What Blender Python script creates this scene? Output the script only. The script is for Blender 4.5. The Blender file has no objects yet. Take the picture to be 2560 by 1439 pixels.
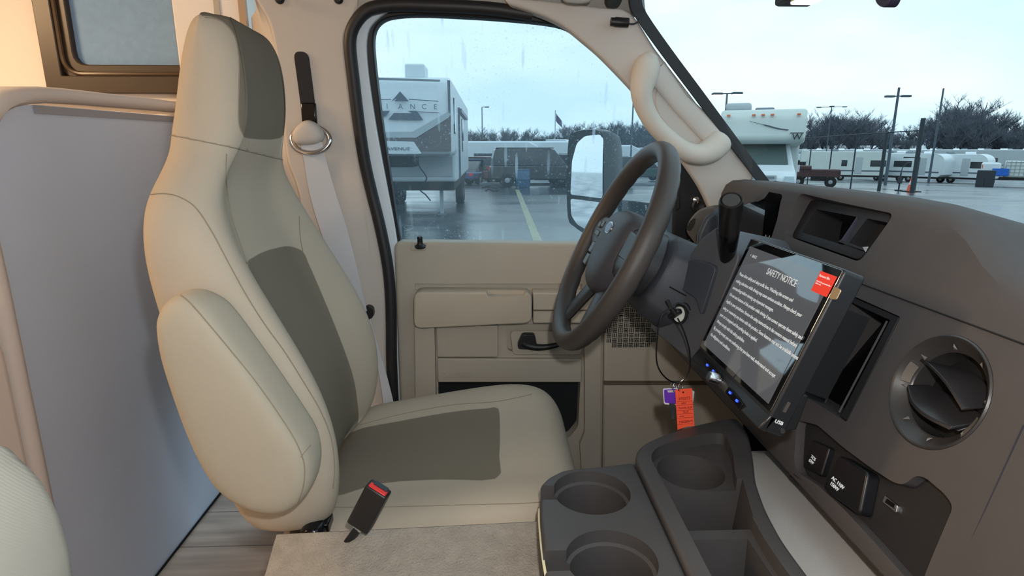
import bpy, bmesh, math, random
from mathutils import Vector, Matrix, noise
from mathutils.bvhtree import BVHTree
random.seed(7)
S = bpy.context.scene
COL = S.collection
PI = math.pi
# ---------------------------------------------------------------- camera
F = 1470.0; CX, CY = 1280.0, 719.5
PIT = math.atan((719.5-370)/F); YAW = math.atan((1280-1225)*math.cos(PIT)/F)
EYE = Vector((0, 0, 1.85))
FW = Vector((math.sin(YAW)*math.cos(PIT), math.cos(YAW)*math.cos(PIT), -math.sin(PIT)))
RT = Vector((math.cos(YAW), -math.sin(YAW), 0))
UP = RT.cross(FW)
cam = bpy.data.objects.new('camera', bpy.data.cameras.new('camera'))
COL.objects.link(cam); S.camera = cam
cam.data.sensor_width = 36; cam.data.lens = 36*F/2560; cam.data.clip_start = .02; cam.data.clip_end = 2000
cam.matrix_world = Matrix.Translation(EYE) @ Matrix((RT, UP, -FW)).transposed().to_4x4()
# ---------------------------------------------------------------- light
S.view_settings.view_transform = 'Standard'; S.view_settings.look = 'None'
S.view_settings.exposure = 0; S.view_settings.gamma = 1
w = bpy.data.worlds.new('overcast'); S.world = w; w.use_nodes = True
nt = w.node_tree; N = nt.nodes; N.clear()
out = N.new('ShaderNodeOutputWorld'); bg = N.new('ShaderNodeBackground')
tc = N.new('ShaderNodeTexCoord'); mp = N.new('ShaderNodeMapping'); mp.inputs['Scale'].default_value = (1, 1, 2.6)
nz = N.new('ShaderNodeTexNoise'); nz.inputs['Scale'].default_value = 2.1; nz.inputs['Detail'].default_value = 4
cr = N.new('ShaderNodeValToRGB')
cr.color_ramp.elements[0].position = .36; cr.color_ramp.elements[0].color = (.58, .82, .98, 1)
cr.color_ramp.elements[1].position = .58; cr.color_ramp.elements[1].color = (.80, .98, 1.04, 1)
nt.links.new(tc.outputs['Generated'], mp.inputs['Vector']); nt.links.new(mp.outputs[0], nz.inputs['Vector'])
nt.links.new(nz.outputs['Fac'], cr.inputs['Fac']); nt.links.new(cr.outputs['Color'], bg.inputs['Color'])
bg.inputs['Strength'].default_value = 1.3
nt.links.new(bg.outputs[0], out.inputs['Surface'])

def lamp(name, kind, loc, energy, color, size=.1, target=None, size_y=None):
    l = bpy.data.lights.new(name, kind); l.energy = energy; l.color = color
    if kind == 'AREA':
        l.size = size
        if size_y: l.shape = 'RECTANGLE'; l.size_y = size_y
    elif kind != 'SUN': l.shadow_soft_size = size
    o = bpy.data.objects.new(name, l); COL.objects.link(o); o.location = loc
    if target is not None:
        o.rotation_euler = (Vector(target)-Vector(loc)).to_track_quat('-Z', 'Y').to_euler()
    return o
lamp('camera_flash', 'POINT', (0.035, 0.0, 1.925), 15, (1, .99, .96), .012)
lamp('coach_lamp', 'AREA', (-1.75, .95, 2.4), 22, (1, .66, .36), .35, (-1.2, .9, 1.2))
lamp('coach_lamp', 'AREA', (-1.3, -.1, 2.4), 3, (1, .66, .36), .3, (-.2, .7, 1.3))

# ---------------------------------------------------------------- pixel rays (2560 x 1439)
def ray(x, y): return FW + (x-CX)/F*RT + (CY-y)/F*UP
def atX(x, y, X): d = ray(x, y); return EYE + d*((X-EYE.x)/d.x)
def atY(x, y, Y): d = ray(x, y); return EYE + d*((Y-EYE.y)/d.y)
def atZ(x, y, Z): d = ray(x, y); return EYE + d*((Z-EYE.z)/d.z)
def atP(x, y, P, n):
    d = ray(x, y); P = Vector(P); n = Vector(n); return EYE + d*((P-EYE).dot(n)/d.dot(n))
def proj(p):
    v = Vector(p)-EYE; k = v.dot(FW); return CX+F*v.dot(RT)/k, CY-F*v.dot(UP)/k
DP, DN = Vector((.485, .581, 1.592)), Vector((-1, 0, .338)).normalized()      # dashboard face plane
def dash(x, y, off=0): return atP(x, y, DP+DN*off, DN)
SP, SN = Vector((.383, .6, 1.717)), Vector((-1, 0, .383)).normalized()        # screen plane
def scr(x, y, off=0): return atP(x, y, SP+SN*off, SN)

# ---------------------------------------------------------------- materials
def lin(c):
    return tuple(((v/255)/12.92 if v/255 <= .04045 else ((v/255+.055)/1.055)**2.4) for v in c)
MATS = {}
def mat(name, c, rough=.7, metal=0, spec=.4, bump=0, bscale=300, mottle=0, mscale=6, emit=0, mask=None, weave=0):
    if name in MATS: return MATS[name]
    m = bpy.data.materials.new(name); m.use_nodes = True; nt = m.node_tree; b = nt.nodes['Principled BSDF']
    c = lin(c)+(1,)
    b.inputs['Base Color'].default_value = c
    b.inputs['Roughness'].default_value = rough; b.inputs['Metallic'].default_value = metal
    b.inputs['Specular IOR Level'].default_value = spec
    tc = nt.nodes.new('ShaderNodeTexCoord'); L = nt.links.new
    col = None
    n = nt.nodes.new('ShaderNodeTexNoise'); n.inputs['Scale'].default_value = mscale; n.inputs['Detail'].default_value = 5
    L(tc.outputs['Object'], n.inputs['Vector'])
    mx = nt.nodes.new('ShaderNodeMix'); mx.data_type = 'RGBA'; mx.blend_type = 'MULTIPLY'
    rr = nt.nodes.new('ShaderNodeMapRange'); rr.inputs['From Min'].default_value = .3; rr.inputs['From Max'].default_value = .7
    rr.inputs['To Min'].default_value = 1-max(mottle, .03); rr.inputs['To Max'].default_value = 1+max(mottle, .03)*.5
    L(n.outputs['Fac'], rr.inputs['Value'])
    mx.inputs[0].default_value = 1; L(rr.outputs[0], mx.inputs[7])
    if mask:
        at = nt.nodes.new('ShaderNodeAttribute'); at.attribute_name = 'mask'
        mr = nt.nodes.new('ShaderNodeMapRange'); mr.inputs['From Min'].default_value = -.0008; mr.inputs['From Max'].default_value = .0008
        L(at.outputs['Fac'], mr.inputs['Value'])
        m2 = nt.nodes.new('ShaderNodeMix'); m2.data_type = 'RGBA'; L(mr.outputs[0], m2.inputs[0])
        m2.inputs[6].default_value = c; m2.inputs[7].default_value = lin(mask)+(1,)
        L(m2.outputs[2], mx.inputs[6])
    else: mx.inputs[6].default_value = c
    L(mx.outputs[2], b.inputs['Base Color'])
    if bump:
        if weave:
            wv = nt.nodes.new('ShaderNodeTexWave'); wv.inputs['Scale'].default_value = weave; wv.bands_direction = 'DIAGONAL'
            wv.inputs['Distortion'].default_value = 1.5
            L(tc.outputs['Object'], wv.inputs['Vector']); src = wv.outputs['Fac']
        else:
            n2 = nt.nodes.new('ShaderNodeTexNoise'); n2.inputs['Scale'].default_value = bscale; n2.inputs['Detail'].default_value = 2
            L(tc.outputs['Object'], n2.inputs['Vector']); src = n2.outputs['Fac']
        bp = nt.nodes.new('ShaderNodeBump'); bp.inputs['Strength'].default_value = bump; bp.inputs['Distance'].default_value = .002
        L(src, bp.inputs['Height']); L(bp.outputs[0], b.inputs['Normal'])
    if emit:
        b.inputs['Emission Color'].default_value = c; b.inputs['Emission Strength'].default_value = emit
    MATS[name] = m; return m
def glass(name, tint=(1, 1, 1), refl=.06, drops=0, haze=0):
    m = bpy.data.materials.new(name); m.use_nodes = True; nt = m.node_tree; nt.nodes.clear(); L = nt.links.new
    o = nt.nodes.new('ShaderNodeOutputMaterial'); t = nt.nodes.new('ShaderNodeBsdfTransparent'); t.inputs[0].default_value = tint+(1,)
    g = nt.nodes.new('ShaderNodeBsdfGlossy'); g.inputs['Roughness'].default_value = .02
    lw = nt.nodes.new('ShaderNodeLayerWeight'); lw.inputs['Blend'].default_value = .5
    pw = nt.nodes.new('ShaderNodeMath'); pw.operation = 'POWER'; pw.inputs[1].default_value = 5; L(lw.outputs['Facing'], pw.inputs[0])
    mul = nt.nodes.new('ShaderNodeMath'); mul.operation = 'MULTIPLY_ADD'; mul.inputs[1].default_value = .7; mul.inputs[2].default_value = refl; L(pw.outputs[0], mul.inputs[0])
    mx = nt.nodes.new('ShaderNodeMixShader'); L(mul.outputs[0], mx.inputs[0]); L(t.outputs[0], mx.inputs[1]); L(g.outputs[0], mx.inputs[2])
    last = mx
    if drops:
        tc = nt.nodes.new('ShaderNodeTexCoord')
        tot = None
        for sc, th, st in ((55, .13, (1, 1, 1)), (150, .16, (1, 1, 1)), (26, .20, (2.2, 1, .22))):
            mpp = nt.nodes.new('ShaderNodeMapping'); mpp.inputs['Scale'].default_value = st
            v = nt.nodes.new('ShaderNodeTexVoronoi'); v.inputs['Scale'].default_value = sc
            L(tc.outputs['Object'], mpp.inputs[0]); L(mpp.outputs[0], v.inputs['Vector'])
            lt = nt.nodes.new('ShaderNodeMath'); lt.operation = 'LESS_THAN'; lt.inputs[1].default_value = th; L(v.outputs['Distance'], lt.inputs[0])
            if tot: 
                a = nt.nodes.new('ShaderNodeMath'); a.operation = 'MAXIMUM'; L(tot.outputs[0], a.inputs[0]); L(lt.outputs[0], a.inputs[1]); tot = a
            else: tot = lt
        nn = nt.nodes.new('ShaderNodeTexNoise'); nn.inputs['Scale'].default_value = 5; L(tc.outputs['Object'], nn.inputs['Vector'])
        r = nt.nodes.new('ShaderNodeMapRange'); r.inputs['From Min'].default_value = .42; r.inputs['From Max'].default_value = .62; r.inputs['To Max'].default_value = drops
        L(nn.outputs['Fac'], r.inputs['Value'])
        mm = nt.nodes.new('ShaderNodeMath'); mm.operation = 'MULTIPLY'; L(tot.outputs[0], mm.inputs[0]); L(r.outputs[0], mm.inputs[1])
        d = nt.nodes.new('ShaderNodeBsdfTranslucent'); d.inputs[0].default_value = (.75, .9, 1, 1)
        m2 = nt.nodes.new('ShaderNodeMixShader'); L(mm.outputs[0], m2.inputs[0]); L(mx.outputs[0], m2.inputs[1]); L(d.outputs[0], m2.inputs[2]); last = m2
    if haze:
        d2 = nt.nodes.new('ShaderNodeBsdfTranslucent'); d2.inputs[0].default_value = (.62, .82, .95, 1)
        m3 = nt.nodes.new('ShaderNodeMixShader'); m3.inputs[0].default_value = haze
        L(last.outputs[0], m3.inputs[1]); L(d2.outputs[0], m3.inputs[2]); last = m3
    L(last.outputs[0], o.inputs['Surface']); MATS[name] = m; return m

# ---------------------------------------------------------------- mesh helpers
class MB:
    def __init__(s): s.v = []; s.f = []; s.m = []
    def add(s, vs, fs, m=0):
        k = len(s.v); s.v += [Vector(q) for q in vs]; s.f += [[i+k for i in f] for f in fs]; s.m += [m]*len(fs); return s
    def box(s, lo, hi, m=0, mtx=None):
        vs = [Vector((x, y, z)) for z in (lo[2], hi[2]) for y in (lo[1], hi[1]) for x in (lo[0], hi[0])]
        if mtx: vs = [mtx @ q for q in vs]
        return s.add(vs, [(0, 2, 3, 1), (4, 5, 7, 6), (0, 1, 5, 4), (2, 6, 7, 3), (0, 4, 6, 2), (1, 3, 7, 5)], m)
    def slab(s, pts, d, m=0):
        pts = [Vector(q) for q in pts]; d = Vector(d); n = len(pts)
        return s.add(pts+[q+d for q in pts], [list(range(n)), list(range(2*n-1, n-1, -1))]+[(i, i+n, (i+1) % n+n, (i+1) % n) for i in range(n)], m)
    def loft(s, rings, m=0, cap=True, closed=True):
        n = len(rings[0]); vs = [q for r in rings for q in r]; fs = []
        for i in range(len(rings)-1):
            for j in range(n if closed else n-1):
                k = (j+1) % n; fs.append((i*n+j, i*n+k, (i+1)*n+k, (i+1)*n+j))
        if cap and closed: fs += [list(range(n-1, -1, -1)), list(range((len(rings)-1)*n, len(rings)*n))]
        return s.add(vs, fs, m)
    def tube(s, pts, r, n=8, m=0, cap=True, flat=None, upv=None):
        pts = [Vector(q) for q in pts]; rings = []; u = None
        for i, q in enumerate(pts):
            t = (pts[min(i+1, len(pts)-1)]-pts[max(i-1, 0)]).normalized()
            if upv is not None: u = (Vector(upv)-t*t.dot(Vector(upv))).normalized()
            elif u is None: u = t.orthogonal().normalized()
            else: u = (u-t*u.dot(t)).normalized()
            v = t.cross(u); rr = r[i] if isinstance(r, (list, tuple)) else r
            f = flat if flat else 1
            rings.append([q+u*math.cos(a)*rr+v*math.sin(a)*rr*f for a in [2*PI*j/n for j in range(n)]])
        return s.loft(rings, m, cap)
    def lathe(s, prof, o, axis, n=32, m=0, cap=True, a0=None):
        o = Vector(o); ax = Vector(axis).normalized(); u = ax.orthogonal().normalized() if a0 is None else Vector(a0).normalized(); v = ax.cross(u)
        rings = [[o+ax*h+(u*math.cos(a)+v*math.sin(a))*r for a in [2*PI*j/n for j in range(n)]] for r, h in prof]
        return s.loft(rings, m, cap)
    def obj(s, name, mt, parent=None, world=True, smooth=False, bevel=0, sub=0, seg=2, bake=False, solid=0, ang=40):
        me = bpy.data.meshes.new(name); me.from_pydata([tuple(q) for q in s.v], [], s.f); me.validate()
        o = bpy.data.objects.new(name, me); COL.objects.link(o)
        for q in (mt if isinstance(mt, (list, tuple)) else [mt]): me.materials.append(q)
        if len(me.polygons) == len(s.m): me.polygons.foreach_set('material_index', s.m)
        bm = bmesh.new(); bm.from_mesh(me); bmesh.ops.recalc_face_normals(bm, faces=bm.faces); bm.to_mesh(me); bm.free()
        if parent is not None:
            if world: me.transform(wm(parent).inverted())
            o.parent = parent
        else:
            c = Vector([(min(q.co[i] for q in me.vertices)+max(q.co[i] for q in me.vertices))/2 for i in range(3)])
            c.z = min(q.co.z for q in me.vertices)
            me.transform(Matrix.Translation(-c)); o.location = c
        if solid: md = o.modifiers.new('s', 'SOLIDIFY'); md.thickness = solid; md.offset = -1
        if bevel: md = o.modifiers.new('b', 'BEVEL'); md.width = bevel; md.segments = seg; md.limit_method = 'ANGLE'; md.angle_limit = math.radians(35); md.harden_normals = False
        if sub: md = o.modifiers.new('u', 'SUBSURF'); md.levels = sub; md.render_levels = sub
        if smooth or sub:
            me.polygons.foreach_set('use_smooth', [True]*len(me.polygons))
        elif bevel:
            me.polygons.foreach_set('use_smooth', [True]*len(me.polygons)); 
            try: me.set_sharp_from_angle(angle=math.radians(ang))
            except Exception: pass
        if smooth and not sub:
            try: me.set_sharp_from_angle(angle=math.radians(ang))
            except Exception: pass
        if bake: bake_obj(o)
        return o
def wm(o):
    m = Matrix.LocRotScale(o.location, o.rotation_euler, o.scale)
    return wm(o.parent) @ m if o.parent else m
def bake_obj(o):
    bpy.context.view_layer.update(); dg = bpy.context.evaluated_depsgraph_get()
    me = bpy.data.meshes.new_from_object(o.evaluated_get(dg)); o.modifiers.clear(); o.data = me
def boolean(o, cutter):
    md = o.modifiers.new('x', 'BOOLEAN'); md.operation = 'DIFFERENCE'; md.solver = 'EXACT'; md.object = cutter
    bake_obj(o); bpy.data.objects.remove(cutter)
    me = o.data; me.polygons.foreach_set('use_smooth', [True]*len(me.polygons)); me.set_sharp_from_angle(angle=math.radians(35))
def sm(pts, n=4, closed=False):
    P = [Vector(q) for q in pts]; L = len(P); o = []
    for i in range(L if closed else L-1):
        a, b, c, d = (P[(i-1) % L] if closed or i else P[0]), P[i], P[(i+1) % L], (P[(i+2) % L] if closed or i < L-2 else P[-1])
        for k in range(n):
            t = k/n; o.append(.5*((2*b)+(c-a)*t+(2*a-5*b+4*c-d)*t*t+(3*b-a-3*c+d)*t**3))
    if not closed: o.append(P[-1])
    return o
def rnd(pts, r, n=4):
    P = [Vector(q) for q in pts]; o = []; L = len(P)
    for i in range(L):
        p, a, b = P[i], P[i-1], P[(i+1) % L]
        rr = r[i] if isinstance(r, (list, tuple)) else r
        u = (a-p); v = (b-p); k = min(rr, u.length*.49, v.length*.49)
        if k < 1e-6: o.append(p); continue
        u = u.normalized()*k; v = v.normalized()*k
        for j in range(n+1):
            t = j/n; o.append(p+u*(1-t)**2+v*t*t)
    return o
def tag(o, label=None, cat=None, group=None, kind=None):
    if label: o['label'] = label
    if cat: o['category'] = cat
    if group: o['group'] = group
    if kind: o['kind'] = kind
    return o
def thing(name, label, cat, loc, rz=0, group=None):
    o = bpy.data.objects.new(name, None); COL.objects.link(o); o.location = loc; o.rotation_euler = (0, 0, rz); o.empty_display_size = .1
    return tag(o, label, cat, group)
def struct(name, label, o): o.name = name; return tag(o, label, kind='structure')
def dup(r, loc=None, rz=None, label=None, group=None, scale=None):
    def cp(o, par):
        c = o.copy(); COL.objects.link(c); c.parent = par
        for ch in [q for q in COL.objects if q.parent == o]: cp(ch, c)
        return c
    c = cp(r, None)
    if loc is not None: c.location = loc
    if rz is not None: c.rotation_euler = (0, 0, rz)
    if scale: c.scale = scale
    return tag(c, label, None, group)
def text(body, size, mt, parent, mtx, name='lettering', depth=.0004, align='LEFT', world=True):
    cu = bpy.data.curves.new('t', 'FONT'); cu.body = body; cu.size = size; cu.extrude = depth; cu.align_x = align
    o = bpy.data.objects.new('t', cu); COL.objects.link(o); bpy.context.view_layer.update()
    me = bpy.data.meshes.new_from_object(o.evaluated_get(bpy.context.evaluated_depsgraph_get())); bpy.data.objects.remove(o)
    me.transform(mtx)
    if parent and world: me.transform(wm(parent).inverted())
    t = bpy.data.objects.new(name, me); COL.objects.link(t); t.parent = parent; me.materials.clear(); me.materials.append(mt); return t
def frame(o, x, y):           # matrix with x axis, y axis, z = x cross y
    x = Vector(x).normalized(); y = (Vector(y)-x*x.dot(Vector(y))).normalized(); z = x.cross(y)
    m = Matrix((x, y, z)).transposed().to_4x4(); m.translation = Vector(o); return m
def sdpoly(p, poly):
    d = 1e9; ins = False; n = len(poly); x, y = p
    for i in range(n):
        x1, y1 = poly[i][0], poly[i][1]; x2, y2 = poly[(i+1) % n][0], poly[(i+1) % n][1]
        dx, dy = x2-x1, y2-y1; t = max(0, min(1, ((x-x1)*dx+(y-y1)*dy)/(dx*dx+dy*dy+1e-9)))
        d = min(d, math.hypot(x-x1-t*dx, y-y1-t*dy))
        if (y1 > y) != (y2 > y) and x < (x2-x1)*(y-y1)/(y2-y1)+x1: ins = not ins
    return d if ins else -d
def set_mask(o, polys, cond):
    me = o.data; M = wm(o); a = me.attributes.new('mask', 'FLOAT', 'POINT'); vals = []
    polys = [[tuple(q) for q in sm([(a, b, 0) for a, b in pl], 3, True)] for pl in polys]
    for v in me.vertices:
        q = M @ v.co
        if cond(q, v.normal): p = proj(q); vals.append(max(sdpoly(p, pl) for pl in polys)*(q-EYE).length/F)
        else: vals.append(-.01)
    a.data.foreach_set('value', vals)
def drape(o, polys, r, mt, name='seam', parent=None, push=.0004, n=6):
    me = o.data; M = wm(o); bv = BVHTree.FromPolygons([M @ v.co for v in me.vertices], [p.vertices for p in me.polygons])
    res = []
    for pl in polys:
        mb = MB(); run = []
        for q in sm([(a, b, 0) for a, b in pl], n):
            h = bv.ray_cast(EYE, ray(q.x, q.y).normalized())
            if h[0] is not None: run.append(h[0]+h[1]*push)
        if len(run) > 1: res.append(mb.tube(run, r, 6).obj(name, mt, parent or o, smooth=True))
    return res
# ================================================================ materials
beige = mat('beige_trim', (193, 186, 180), .62, bump=.12, bscale=500, mottle=.03)
beige_d = mat('beige_door_plastic', (178, 168, 154), .6, bump=.1, bscale=600, mottle=.03)
fabric = mat('beige_seat_fabric', (180, 168, 152), .92, spec=.15, bump=.2, bscale=2600, mottle=.05, mask=(122, 114, 101))
seamm = mat('seam_thread', (140, 130, 114), .9)
ribbed = mat('ribbed_fabric', (134, 131, 123), .95, spec=.1, bump=.10, weave=330)
rubber = mat('black_rubber', (34, 33, 36), .5)
blackp = mat('black_plastic', (30, 30, 32), .42)
blackg = mat('gloss_black', (14, 14, 16), .16)
dashm = mat('dashboard_plastic', (80, 76, 76), .7, spec=.22, bump=.18, bscale=1200, mottle=.04, mscale=30)
dashd = mat('dark_dashboard_plastic', (40, 39, 42), .6, spec=.3, bump=.15, bscale=700)
console_m = mat('console_plastic', (70, 67, 67), .5, bump=.15, bscale=700, mottle=.08, mscale=20)
leather = mat('wheel_leather', (62, 57, 55), .42, bump=.15, bscale=2600)
chrome = mat('chrome', (225, 225, 228), .12, 1)
steel = mat('steel', (150, 150, 155), .35, 1)
whitep = mat('white_paint', (226, 234, 242), .35)
graypan = mat('grey_laminate', (200, 212, 232), .5, mottle=.05, mscale=3, bump=.05, bscale=400)
graystrip = mat('grey_edge_strip', (156, 158, 166), .6)
coachw = mat('coach_wall_vinyl', (222, 214, 206), .7, bump=.15, bscale=250, mottle=.02)
bronze = mat('bronze_frame', (60, 48, 38), .38, mottle=.06)
carpet = mat('beige_carpet', (150, 142, 132), 1, spec=.05, bump=1, bscale=350, mottle=.14, mscale=60)
webm = mat('belt_webbing', (214, 216, 222), .5, bump=.5, weave=900)
redm = mat('red_plastic', (214, 40, 34), .4)
headl = mat('headliner', (158, 156, 152), .9, bump=.3, bscale=400)
shade = mat('night_shade_fabric', (128, 160, 196), .95, bump=.4, bscale=400, mottle=.06, mscale=50)
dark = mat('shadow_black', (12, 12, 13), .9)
m = bpy.data.materials.new('wood_vinyl'); m.use_nodes = True; nt = m.node_tree; b = nt.nodes['Principled BSDF']; L = nt.links.new
tc = nt.nodes.new('ShaderNodeTexCoord'); mp = nt.nodes.new('ShaderNodeMapping'); mp.inputs['Scale'].default_value = (1, 9, 1)
n1 = nt.nodes.new('ShaderNodeTexNoise'); n1.inputs['Scale'].default_value = 3; n1.inputs['Detail'].default_value = 8
br = nt.nodes.new('ShaderNodeTexBrick'); br.inputs['Scale'].default_value = 1; br.inputs['Brick Width'].default_value = 1.2; br.inputs['Row Height'].default_value = .15
br.inputs['Mortar Size'].default_value = .002; br.inputs['Color1'].default_value = (.9, .9, .9, 1); br.inputs['Color2'].default_value = (1, 1, 1, 1); br.inputs['Mortar'].default_value = (.4, .4, .4, 1)
cr = nt.nodes.new('ShaderNodeValToRGB'); cr.color_ramp.elements[0].position = .3; cr.color_ramp.elements[0].color = lin((188, 178, 168))+(1,); cr.color_ramp.elements[1].position = .7; cr.color_ramp.elements[1].color = lin((238, 228, 216))+(1,)
mx = nt.nodes.new('ShaderNodeMix'); mx.data_type = 'RGBA'; mx.blend_type = 'MULTIPLY'; mx.inputs[0].default_value = 1
L(tc.outputs['Object'], mp.inputs[0]); L(mp.outputs[0], n1.inputs['Vector']); L(n1.outputs['Fac'], cr.inputs[0]); L(tc.outputs['Object'], br.inputs['Vector'])
L(cr.outputs[0], mx.inputs[6]); L(br.outputs['Color'], mx.inputs[7]); L(mx.outputs[2], b.inputs['Base Color']); b.inputs['Roughness'].default_value = .45
woodv = m
gl_door = glass('door_glass', (.90, .95, .97), .03, drops=.30, haze=.05)
gl_wind = glass('windshield_glass', (.95, .99, .99), .03)
gl_plain = glass('plain_glass', (.8, .86, .9), .08)

# ================================================================ cab and coach shell
def box(name, lo, hi, mt, label=None, **k):
    o = MB().box(lo, hi).obj(name, mt, **k); tag(o, label, kind='structure'); return o
box('floor', (-2.5, -.85, .80), (-.34, 1.75, .85), woodv, 'grey wood plank vinyl floor behind the seats')
box('floor', (-.34, -.45, .74), (1.0, 1.42, .79), mat('dark_floor_mat', (30, 29, 28), .9), 'dark cab floor under the dashboard').name = 'floor_cab'
box('ceiling', (-2.5, -.85, 2.62), (-.55, 1.75, 2.66), coachw, 'coach ceiling')
box('wall_back', (-2.55, -.85, .85), (-2.5, 1.75, 2.62), coachw, 'rear wall of the coach')
box('wall_right', (-2.5, -.90, .85), (-.62, -.85, 2.62), coachw, 'right side wall of the coach')
# coach side wall with window
WY = 1.72
wlo, whi = atY(130, 0, WY), atY(452, 236, WY)
X0, X1, Z0, Z1 = -1.165, -.66, 1.993, 2.45
mb = MB()
mb.box((-2.5, WY, .85), (X0, WY+.04, 2.62)); mb.box((X1, WY, .85), (-.60, WY+.04, 2.62)); mb.box((X0, WY, .85), (X1, WY+.04, Z0)); mb.box((X0, WY, Z1), (X1, WY+.04, 2.62))
tag(mb.obj('wall_left', coachw), 'warm lit pale coach side wall', kind='structure')
wn = MB()
def ringbox(mb, x0, x1, z0, z1, w, y0, y1, r=.02, ri=.02):
    o = rnd([(x0, 0, z0), (x1, 0, z0), (x1, 0, z1), (x0, 0, z1)], r); i = rnd([(x0+w, 0, z0+w), (x1-w, 0, z0+w), (x1-w, 0, z1-w), (x0+w, 0, z1-w)], ri)
    n = len(o)
    A = [Vector((q.x, y0, q.z)) for q in o]; B = [Vector((q.x, y0, q.z)) for q in i]; C_ = [Vector((q.x, y1, q.z)) for q in i]; D = [Vector((q.x, y1, q.z)) for q in o]
    fs = []
    for j in range(n):
        k = (j+1) % n
        for a, c in ((0, 1), (1, 2), (2, 3), (3, 0)): fs.append((a*n+j, a*n+k, c*n+k, c*n+j))
    mb.add(A+B+C_+D, fs)
ringbox(wn, X0-.02, X1+.02, Z0-.0, Z1+.02, .045, WY-.022, WY+.03, .004, .004)
wf = wn.obj('window_1', bronze, bevel=.003); tag(wf, 'bronze framed coach window with closed shade', kind='structure')
wn = MB(); ringbox(wn, X0+.02, X1-.02, Z0+.04, Z1-.02, .035, WY-.008, WY+.02, .03, .035); wn.obj('inner_frame', bronze, wf, bevel=.004)
wn = MB(); wn.tube(rnd([(X0+.03, WY-.014, Z1), (X0+.03, WY-.014, Z0+.05), (X1, WY-.014, Z0+.05)], .05, 8), .006, 8); wn.obj('window_gasket', mat('bronze_gasket', (74, 58, 42), .25), wf, smooth=True)
wn = MB().box((X0+.03, WY+.01, Z0+.05), (X1-.03, WY+.016, Z1-.02)); wn.obj('window_shade', shade, wf)
# seam strip and front corner moulding of the coach wall
pl_ = atY(441, 110, 1.60); pr_ = atY(606, 20, 1.60)
struct('trim_13', 'pale wall pilaster between coach window and cab', MB().box((pl_.x, 1.60, 1.40), (pr_.x, 1.72, 2.62)).obj('t', coachw, bevel=.004))
p = atY(544, 30, 1.60); struct('trim_1', 'thin taupe seam strip on the coach wall', MB().box((p.x-.007, 1.597, 1.7), (p.x+.007, 1.602, 2.62)).obj('t', mat('taupe_strip', (176, 164, 150), .7)))
p = pr_; struct('trim_2', 'brown edge moulding where coach meets cab', MB().box((p.x-.004, 1.585, 1.5), (p.x+.012, 1.60, 2.62)).obj('t', mat('tan_moulding', (170, 140, 112), .6)))
# cab side: B pillar trim, traced on its own surface
BY = 1.30
def bp(x, y):                      # pillar surface leans inward towards the roof
    Y = BY-.00012*max(0, 500-y); return atY(x, y, Y)
seal = [(985, 1010), (980, 900), (979, 800), (976, 720), (968, 650), (950, 560), (930, 480), (912, 400), (897, 300), (885, 200), (879, 150), (876, 110), (880, 80), (892, 55), (912, 32), (940, 19), (1000, 13), (1080, 15), (1160, 18), (1240, 24), (1330, 38)]
sealo = [(x-14 if y > 60 else x-6, y-(0 if y > 60 else 9)) for x, y in seal]
fold = [(612, -60), (640, 0), (672, 60), (690, 150), (706, 300), (718, 400), (745, 480), (790, 700), (850, 1010)]
fs = sm([bp(*q) for q in fold], 4); ss = sm([bp(*q) for q in sealo[:14]], 3)
mb = MB()
poly = [bp(850, 1250)]+fs[::-1]+[bp(900, -60)]+ss[::-1]+[bp(960, 1250)]
pp = list(reversed(fs))+[bp(640, -90), bp(930, -90)]+list(reversed(ss))
mb.slab([bp(1020, 1350), bp(700, 1350)]+pp, (0, .07, 0))
pill = mb.obj('wall_left_pillar', beige, bevel=.006, seg=3); tag(pill, 'beige door pillar trim behind the driver seat', kind='structure')
# return face from the pillar fold back to the coach wall
mb = MB(); r0 = [bp(*q)+Vector((.014, .02, 0)) for q in fold]; r1 = [Vector((min(q.x-.10, -.58), WY-.12, q.z)) for q in r0]
r2 = [q*.35+p_*.65+Vector((.0, .03, 0)) for q, p_ in zip(r0, r1)]
mb.loft([sm(r0, 3), sm(r2, 3), sm(r1, 3)], closed=False)
struct('trim_3', 'pale curved cab return panel behind the pillar', mb.obj('t', beige, smooth=True, solid=.01))
# header above the door and cab roof
mb = MB(); hdr = [atY(x, y, 1.235) for x, y in [(900, -90)]+[(890, 40), (915, 18), (942, 6), (1000, 2), (1100, 4), (1200, 8), (1300, 14), (1420, 20), (1600, 34), (1600, -90)]]
mb.slab(hdr, (0, .06, 0)); struct('trim_4', 'grey header trim above the driver window', mb.obj('t', headl, bevel=.004))
mb = MB(); q0 = atY(1300, 4, 1.2).z
mb.add([(-.62, -.45, 2.27), (.18, -.45, 2.27), (.18, 1.25, 2.235), (-.62, 1.25, 2.24)], [(0, 1, 2, 3)])
struct('ceiling_cab', 'grey cab headliner', mb.obj('t', headl, solid=-.03))
# windshield header strip
tl = atY(1588, 8, 1.22)
mb = MB(); mb.slab([(tl.x-.16, 1.25, 2.235), (tl.x, 1.25, 2.135), (tl.x+.07, .9, 2.17), (tl.x+.10, .48, 2.18), (tl.x+.07, 0, 2.17), (tl.x, -.42, 2.135), (tl.x-.16, -.42, 2.27)], (0, 0, .03))
struct('trim_5', 'grey headliner edge above the windshield', mb.obj('t', headl, bevel=.004))
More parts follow.
